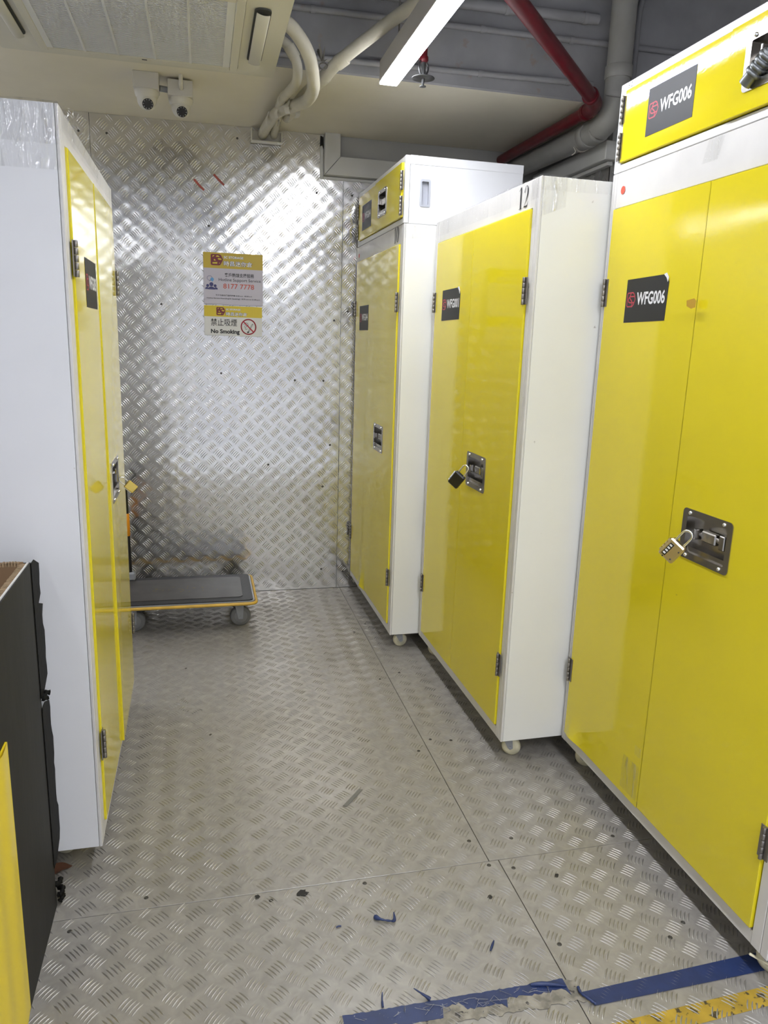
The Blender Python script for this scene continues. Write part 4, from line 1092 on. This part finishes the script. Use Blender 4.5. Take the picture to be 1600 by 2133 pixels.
P2 = [(0.228, 3.09, 2.532), (0.315, 3.095, 2.518), (0.352, 3.10, 2.487), (0.374, 3.115, 2.445), (0.378, 3.18, 2.412), (0.366, 3.30, 2.412), (0.352, 3.50, 2.430), (0.366, 3.85, 2.440), (0.384, 4.20, 2.455)]
t2, q2 = pipe('insulated_pipe', 'thinner cream insulated pipe on the inside of the thick bend', 'pipe', P2, 0.0185, PIPEC, group=G1)
P3 = [(0.905, 2.88, 2.715), (0.784, 2.90, 2.636), (0.640, 3.00, 2.545), (0.520, 3.09, 2.463), (0.478, 3.19, 2.432), (0.440, 3.40, 2.434), (0.408, 3.80, 2.444)]
t3, q3 = pipe('insulated_pipe', 'straight cream insulated pipe running diagonally up behind the linear lamp', 'pipe', P3, 0.0235, PIPEC, group=G1)
def torn_band(t, p0, a, d, r, seed):
    rn = random.Random(seed); d = Vector(d).normalized(); a = Vector(a) - p0
    mb = MB(); tt = Vector((0, 0, 1)); e1 = d.cross(tt).normalized(); e2 = d.cross(e1); n = 30; vs = []
    for i in range(n):
        th = 5.2 * i / (n - 1) + 2.3 + rn.uniform(-.02, .02); fl_ = 0.020 * max(0, 1 - i / 4.5) + 0.018 * max(0, 1 - (n - 1 - i) / 4.0)
        rr = r + 0.0015 + fl_
        for s in (-1, 1): vs.append(a + d * (s * 0.016 + 0.004 * math.sin(5 * th)) + rr * (math.cos(th) * e1 + math.sin(th) * e2))
    mb.add(vs, [(2 * i, 2 * i + 2, 2 * i + 3, 2 * i + 1) for i in range(n - 1)], 0, True)
    return mb.build('wrap_band', CCTVW, t, fix=False)
torn_band(t1, q1, (0.368, 3.57, 2.412), (-0.3, 0.9, 0.1), 0.0255, 1)
torn_band(t1, q1, (0.342, 3.75, 2.432), (-0.15, 1, 0.1), 0.0255, 2)
torn_band(t1, q1, (0.398, 3.44, 2.397), (-0.5, 0.8, 0.1), 0.0255, 4)
torn_band(t2, q2, (0.358, 3.42, 2.424), (-0.1, 1, 0.08), 0.0195, 3)
collar(t2, q2, (0.352, 3.10, 2.487), (0.7, 0.2, -0.9), 0.0215, 0.045, PIPEC)
collar(t3, q3, (0.535, 3.08, 2.472), (-0.8, 0.6, -0.5), 0.0262, 0.045, PIPEC)
collar(t3, q3, (0.484, 3.17, 2.436), (-0.4, 0.9, -0.2), 0.0258, 0.03, PIPEC)
# scraps of tape and wire where the pipes cross
mb = MB(); rn = random.Random(21)
for k in range(6):
    a = Vector((0.470, 3.115, 2.472)); b = a + Vector((rn.uniform(-.03, .03), rn.uniform(-.02, .02), rn.uniform(0.015, .055)))
    w = rn.uniform(.003, .009)
    mb.add([a + Vector((-w, 0, 0)), a + Vector((w, 0, 0)), b + Vector((w * .3, 0.002, 0)), b - Vector((w * .6, 0, 0.004))], [(0, 1, 2, 3)])
mb.tube([(0.470 + 0.016 * math.cos(q * 0.6), 3.095 + 0.004 * q / 10, 2.452 + 0.011 * math.sin(q * 0.6)) for q in range(21)], 0.0017, 6)
tag(mb.build('wire_scrap', mat('grey_wire_scrap', (0.16, 0.145, 0.125), 0.6), fix=False), 'crumpled wire and torn tape tied where the cream pipes cross', 'wire')
# cover box at the wall entry
tb = thing('pipe_cover', 'small white open cover where the cream pipes enter the wall', 'cover', (0.345, YW - 0.004, 2.425))
c = MB()
c.box(-0.078, 0.078, -0.052, -0.014, -0.012, -0.006, 0.002); c.box(-0.078, -0.072, -0.052, -0.014, -0.006, 0.052, 0.002); c.box(0.072, 0.078, -0.052, -0.014, -0.006, 0.040, 0.002)
c.box(-0.078, 0.078, -0.014, -0.0085, -0.012, 0.045, 0.002)
c.build('tray', CCTVW, tb)

# soil pipe: drops, elbows and runs to the far wall
sp_ = [(1.742, 3.235, CEIL), (1.742, 3.235, 2.56)]
st_, s0 = pipe('soil_pipe', 'fat white plastic pipe dropping beside the red pipe and bending to the wall', 'pipe', [(1.742, 3.183, CEIL), (1.742, 3.183, 2.56), (1.742, 3.185, 2.49), (1.741, 3.222, 2.425), (1.740, 3.30, 2.397), (1.738, 3.40, 2.392), (1.715, 4.19, 2.402)], 0.052, PIPEW, 22, 8)
collar(st_, s0, (1.742, 3.183, 2.585), (0, 0, 1), 0.057, 0.05, PIPEW, n=26)
collar(st_, s0, (1.738, 3.40, 2.392), (0, 1, 0), 0.057, 0.05, PIPEW, n=26)
mb = MB(); rn = random.Random(5)
for off in (0.0, 0.012):
    mb.tube([(1.742 + 0.0545 * math.cos(a), 3.46 + off + 0.006 * math.sin(3 * a), 2.393 + 0.0545 * math.sin(a)) for a in [k * 2 * PI / 24 for k in range(24)]], 0.0022, 6, closed=True)
mb.tube(smooth_path([(1.70, 3.46, 2.352), (1.705, 3.45, 2.33), (1.690, 3.455, 2.315)], 5), 0.0025, 6)
mb.v = [tuple(Vector(v) - s0) for v in mb.v]
mb.build('wire_tie', CCTVW, st_)
# red sprinkler pipe
t_r, r0 = pipe('sprinkler_pipe', 'red sprinkler pipe with an elbow crossing under the beam', 'pipe', [(0.868, 2.287, CEIL), (0.868, 2.287, 2.47), (0.875, 2.294, 2.457), (0.894, 2.316, 2.455), (1.56, 3.065, 2.448)], 0.0265, RED, 18, smooth=False)
m2 = MB(); m2.tube([Vector(p) - r0 for p in smooth_path([(1.56, 3.065, 2.448), (1.60, 3.11, 2.446), (1.628, 3.15, 2.445), (1.645, 3.20, 2.444), (1.648, 3.27, 2.444)], 6)], 0.0305, 18); m2.build('elbow', RED, t_r)
m2 = MB(); m2.tube([Vector((1.648, 3.27, 2.444)) - r0, Vector((1.628, 4.19, 2.440)) - r0], 0.0255, 18); m2.build('pipe_run', RED, t_r)
collar(t_r, r0, (1.567, 3.073, 2.448), (0.665, 0.745, 0), 0.034, 0.03, RED)
collar(t_r, r0, (1.648, 3.26, 2.444), (0, 1, 0), 0.034, 0.03, RED)
# sprinkler head
sh = thing('fire_sprinkler', 'dark sprinkler head with a round plate hanging right beside the linear lamp', 'sprinkler', (0.826, 2.97, 2.408))
MB().cyl((0, 0, 0.072), (0, 0, CEIL - 2.408), 0.013, 16).build('drop_pipe', RED, sh)
MB().lathe((0, 0, 0.075), (0, 0, -0.1), [(0, 0.014), (0.004, 0.017), (0.016, 0.017), (0.022, 0.012)], 18).build('socket', RED, sh)
fr = MB()
for a in (0.4, 0.4 + PI):
    ca, sa = math.cos(a), math.sin(a)
    fr.tube(smooth_path([(0.012 * ca, 0.012 * sa, 0.058), (0.021 * ca, 0.021 * sa, 0.046), (0.021 * ca, 0.021 * sa, 0.030), (0.010 * ca, 0.010 * sa, 0.008), (0.008 * ca, 0.008 * sa, 0.0)], 5), 0.0036, 8)
fr.cyl((0, 0, 0.012), (0, 0, 0.055), 0.008, 12)
fr.build('yoke', SPRK, sh)
MB().lathe((0, 0, 0.002), (0, 0, -0.01), [(0, 0.010), (0.0005, 0.042), (0.0025, 0.043), (0.0032, 0.010)], 30).build('guard_plate', SPRK, sh)
MB().lathe((0, 0, 0.0), (0, 0, -0.04), [(0, 0.007), (0.024, 0.0042), (0.0265, 0.012), (0.0285, 0.0125)], 18).build('pin', SPRK, sh)
# conduits along the beam face
GC = 'painted conduits along the beam face'
for (z0_, z1_, r, label, nm) in ((2.697, 2.725, 0.0120, 'thin painted conduit along the beam face, middle height', 'conduit'), (2.526, 2.555, 0.0115, 'thin painted conduit low on the beam face near its edge', 'conduit'), (2.775, 2.800, 0.021, 'thicker painted conduit with clamps, highest on the beam face', 'conduit')):
    a = (0.26, 3.27 - r - 0.0005, z0_); b = ((1.676 if r < 0.0118 else 2.43) if r < 0.02 else 1.66, 3.27 - r - 0.0005, z1_)
    if r < 0.0122: b = (2.43 if z0_ > 2.6 else 1.665, b[1], z1_)
    tc_, c0 = pipe(nm, label, 'conduit', [a, b], r, CONCRETE, 12, 3, GC)
    for x in ((0.62, 0.72, 1.25, 1.6) if r > 0.02 else (0.45, 1.15, 1.55)):
        k = (x - a[0]) / (b[0] - a[0]); cpos = Vector(a).lerp(Vector(b), k)
        collar(tc_, c0, cpos, (1, 0, 0), r + 0.003, 0.018, CONCRETE, 'clamp', 14)
pipe('conduit', 'thin painted conduit bending down right of the fat white pipe', 'conduit', [(1.92, 3.231, 2.97), (1.870, 3.231, 2.93), (1.845, 3.231, 2.87), (1.838, 3.231, 2.78), (1.838, 3.231, 2.50)], 0.0135, CONCRETE, 12, 6, GC)

# ------------------------------------------------------------------ cable trunking
t = thing('cable_trunking', 'white L-shaped cable trunking on the far wall above the tread plate', 'trunking', (0.645, YW + 0.012, 2.287))
def trunk_y(y0, y1): return y0, y1
D_ = -0.062
mb = MB(); mb.prism([(0, 0), (0, 0.199), (0.080, 0.199), (0.080, 0.090)], D_, -0.001); mb.build('upright_cover', TRUNK, t)
mb = MB(); mb.prism([(0.003, -0.001), (0.083, 0.089), (0.95, 0.089), (0.95, -0.001)], D_, -0.001); mb.build('level_cover', TRUNK, t)
mb = MB(); mb.box(-0.020, -0.0015, -0.020, -0.001, -0.018, 0.199, 0.002); mb.box(-0.0015, 0.95, -0.020, -0.001, -0.018, -0.0025, 0.002); mb.build('edge_batten', TRUNK, t)
mb = MB(); mb.prism([(-0.021, 0.14), (-0.010, 0.145), (-0.002, 0.125), (-0.004, 0.185), (-0.020, 0.192)], -0.0225, -0.0205); mb.build('torn_hole_shade', SHADOWGAP, t)  # last piece: dark patch standing for the shade inside a torn hole
t = thing('cable_trunking', 'white cable trunking around the pilaster behind the fat white pipe', 'trunking', (1.80, 3.34, 2.285))
MB().box(0.0, 0.058, 0.0, YW - 3.34 - 0.07, 0.0, 0.080, 0.003).build('side_cover', TRUNK, t)
MB().box(0.060, 0.60, 0.0, 0.058, 0.0, 0.080, 0.003).build('front_cover', TRUNK, t)
MB().box(0.030, 0.058, 0.03, YW - 3.34 - 0.07, -0.018, -0.001, 0.002).build('edge_batten', TRUNK, t)

# ------------------------------------------------------------------ floor tapes and litter
def flat(name, poly, z0, z1, m, parent=None):
    mb = MB(); mb.prism(poly, z1, z0, lambda a, y, b: (a, b, y)); return mb.build(name, m, parent)
def ragged_band(x0, x1, ya0, ya1, wa, n, seed, amp_top, amp_bot, missing=()):
    rn = random.Random(seed); T = []; B = []
    for i in range(n + 1):
        k = i / n; x = x0 + (x1 - x0) * k; y = ya0 + (ya1 - ya0) * k
        lo = y - wa + amp_bot * rn.random()
        for (m0, m1, d) in missing:
            if m0 < k < m1: lo = y - wa + d * (0.75 + 0.3 * rn.random())
        T.append((x, y - amp_top * rn.random())); B.append((x, lo))
    return B + T[::-1], n
tp = flat('floor_tape', [(0.817, 1.277), (1.60, 1.306), (1.60, 1.248), (0.833, 1.238)], 0.0017, 0.0022, BLUETAPE)
tag(tp, 'clean strip of blue floor tape running under the nearest right cabinet', 'tape', 'floor tapes')
mb = MB(); mb.tube(smooth_path([(0.815, 1.289, 0.006), (0.812, 1.27, 0.009), (0.823, 1.252, 0.008), (0.834, 1.240, 0.004)], 6), [0.002 + 0.0022 * abs(math.sin(i)) for i in range(19)], 8); mb.build('curled_end', BLUETAPE, tp)
def band_mesh(poly_n, z0, z1):
    poly, n = poly_n; B = poly[:n + 1]; T = poly[n + 1:][::-1]
    mb = MB()
    for i in range(n):
        q = [B[i], B[i + 1], T[i + 1], T[i]]
        mb.add([(a, b, z1) for a, b in q], [(0, 1, 2, 3)])
    edge = B + T[::-1]; m = len(edge)
    mb.add([(a, b, z1) for a, b in edge] + [(a, b, z0) for a, b in edge], [(i, m + i, m + (i + 1) % m, (i + 1) % m) for i in range(m)])
    return mb
tt = band_mesh(ragged_band(0.268, 0.792, 1.3285, 1.322, 0.052, 70, 4, 0.003, 0.006, ((0.28, 0.42, 0.004), (0.42, 0.52, 0.034), (0.52, 0.70, 0.016), (0.70, 1.0, 0.026), (0.12, 0.22, 0.012))), 0.0016, 0.0024).build('floor_tape', BLUETAPE, None, fix=False)
tag(tt, 'torn strip of blue floor tape with frayed lower edge, bottom of the picture', 'tape', 'floor tapes')
band_mesh(ragged_band(0.262, 0.818, 1.331, 1.318, 0.068, 60, 9, 0.006, 0.012), 0.0012, 0.0017).build('glue_residue', RESIDUE, tt, fix=False)
rn = random.Random(40); mb = MB()
for k in range(26):
    x = rn.uniform(0.30, 0.78); y = 1.277 + rn.uniform(-0.008, 0.04)
    pts = [(x + rn.uniform(-.012, .012) * j, y + rn.uniform(-.006, .006) * j, 0.0024 + 0.002 * rn.random() * j) for j in range(4)]
    mb.tube(pts, 0.0005, 4)
mb.build('loose_threads', mat('grey_threads', (0.30, 0.30, 0.32), 0.8), tt)['kind'] = 'stuff'
mb = MB()
mb.tube(smooth_path([(0.47, 1.327, 0.004), (0.455, 1.338, 0.010), (0.437, 1.352, 0.016)], 4), [0.004, .0045, .004, .003, .003, .002, .002, .0015, .001], 6)
mb.tube(smooth_path([(0.36, 1.330, 0.003), (0.362, 1.345, 0.006), (0.366, 1.362, 0.010)], 4), [0.003, .003, .003, .003, .002, .002, .002, .0015, .001], 6)
mb.tube(smooth_path([(0.71, 1.318, 0.004), (0.745, 1.310, 0.007), (0.79, 1.298, 0.004)], 4), [0.003, .004, .005, .0055, .005, .0045, .004, .003, .002], 8)
mb.build('torn_curl', BLUETAPE, tt)
yt = flat('floor_tape', [(0.50, 1.176), (1.75, 1.224), (1.75, 1.182), (0.50, 1.124)], 0.0004, 0.0009, YTAPE)
tag(yt, 'worn yellow floor tape below the blue tape at the lower right', 'tape', 'floor tapes')

def scrap(x, y, pts, r, m, label, cat='scrap', name='tape_shred', group='litter on the tread plate floor'):
    mb = MB(); mb.tube(smooth_path(pts, 4), r, 7); mb.v = [(v[0], v[1], max(v[2], 0.0)) for v in mb.v]
    o = mb.build(name, m); o.location = (x, y, 0.0012); tag(o, label, cat, group); return o
scrap(0.422, 1.577, [(-0.022, 0.016, 0.004), (-0.008, 0.002, 0.006), (0.012, -0.006, 0.005), (0.024, -0.010, 0.008), (0.028, 0.012, 0.012)], [0.005, .007, .006, .004, .003, .003, .002, .003, .003, .002, .003, .004, .005, .004, .003, .002, .0015], BLUETAPE, 'curled blue tape scrap with two arms in the middle of the floor')
scrap(0.665, 1.445, [(-0.010, -0.014, 0.003), (0.0, 0.0, 0.004), (0.010, 0.014, 0.003)], [0.002, .0025, .003, .003, .003, .003, .0025, .002, .001], BLUETAPE, 'thin straight blue tape scrap above the torn blue tape')
scrap(0.304, 1.580, [(-0.006, -0.001, 0.002), (0.0, 0.001, 0.003), (0.007, 0.001, 0.002)], 0.002, BLUETAPE, 'tiny blue tape crumb left of the curled blue scrap')
def blot(x, y, r, m, label, seed, name='grime_spot'):
    rn = random.Random(seed); poly = [(x + r * (0.6 + 0.6 * rn.random()) * math.cos(k * PI / 7), y + r * (0.6 + 0.5 * rn.random()) * math.sin(k * PI / 7)) for k in range(14)]
    o = flat(name, poly, 0.0004, 0.0022, m); tag(o, label, 'grime', 'dark spots stuck to the floor'); return o
blot(0.230, 1.717, 0.015, GUM, 'largest black grime spot just below the cross seam', 2)
blot(0.112, 1.728, 0.007, GUM, 'small black grime spot left of the largest one', 3)
blot(0.722, 1.606, 0.007, GUM, 'dark grime spot near the seam crossing', 4)
blot(0.938, 1.648, 0.006, GUM, 'black grime spot right of the lengthwise seam', 5)
o = flat('paper_scrap', [(0.405, 2.075), (0.418, 2.070), (0.486, 2.150), (0.474, 2.156)], 0.0018, 0.0024, mat('grey_scrap', (0.16, 0.155, 0.14), 0.6)); tag(o, 'narrow dull grey strip lying in the middle of the aisle', 'scrap', 'litter on the tread plate floor')
mb = MB(); mb.grid(lambda u, v: (-0.425 + 0.075 * (u - 0.5) + 0.02 * (v - 0.5), 1.93 + 0.055 * (v - 0.5) * math.sin(PI * min(0.97, max(0.03, u))), 0.004 + 0.012 * (u - 0.5) ** 2 + 0.010 * abs(v - 0.5)), 10, 6)
o = mb.build('dry_leaf', LEAF, None, fix=False); tag(o, 'brown dry leaf on the floor behind the black carton', 'leaf')
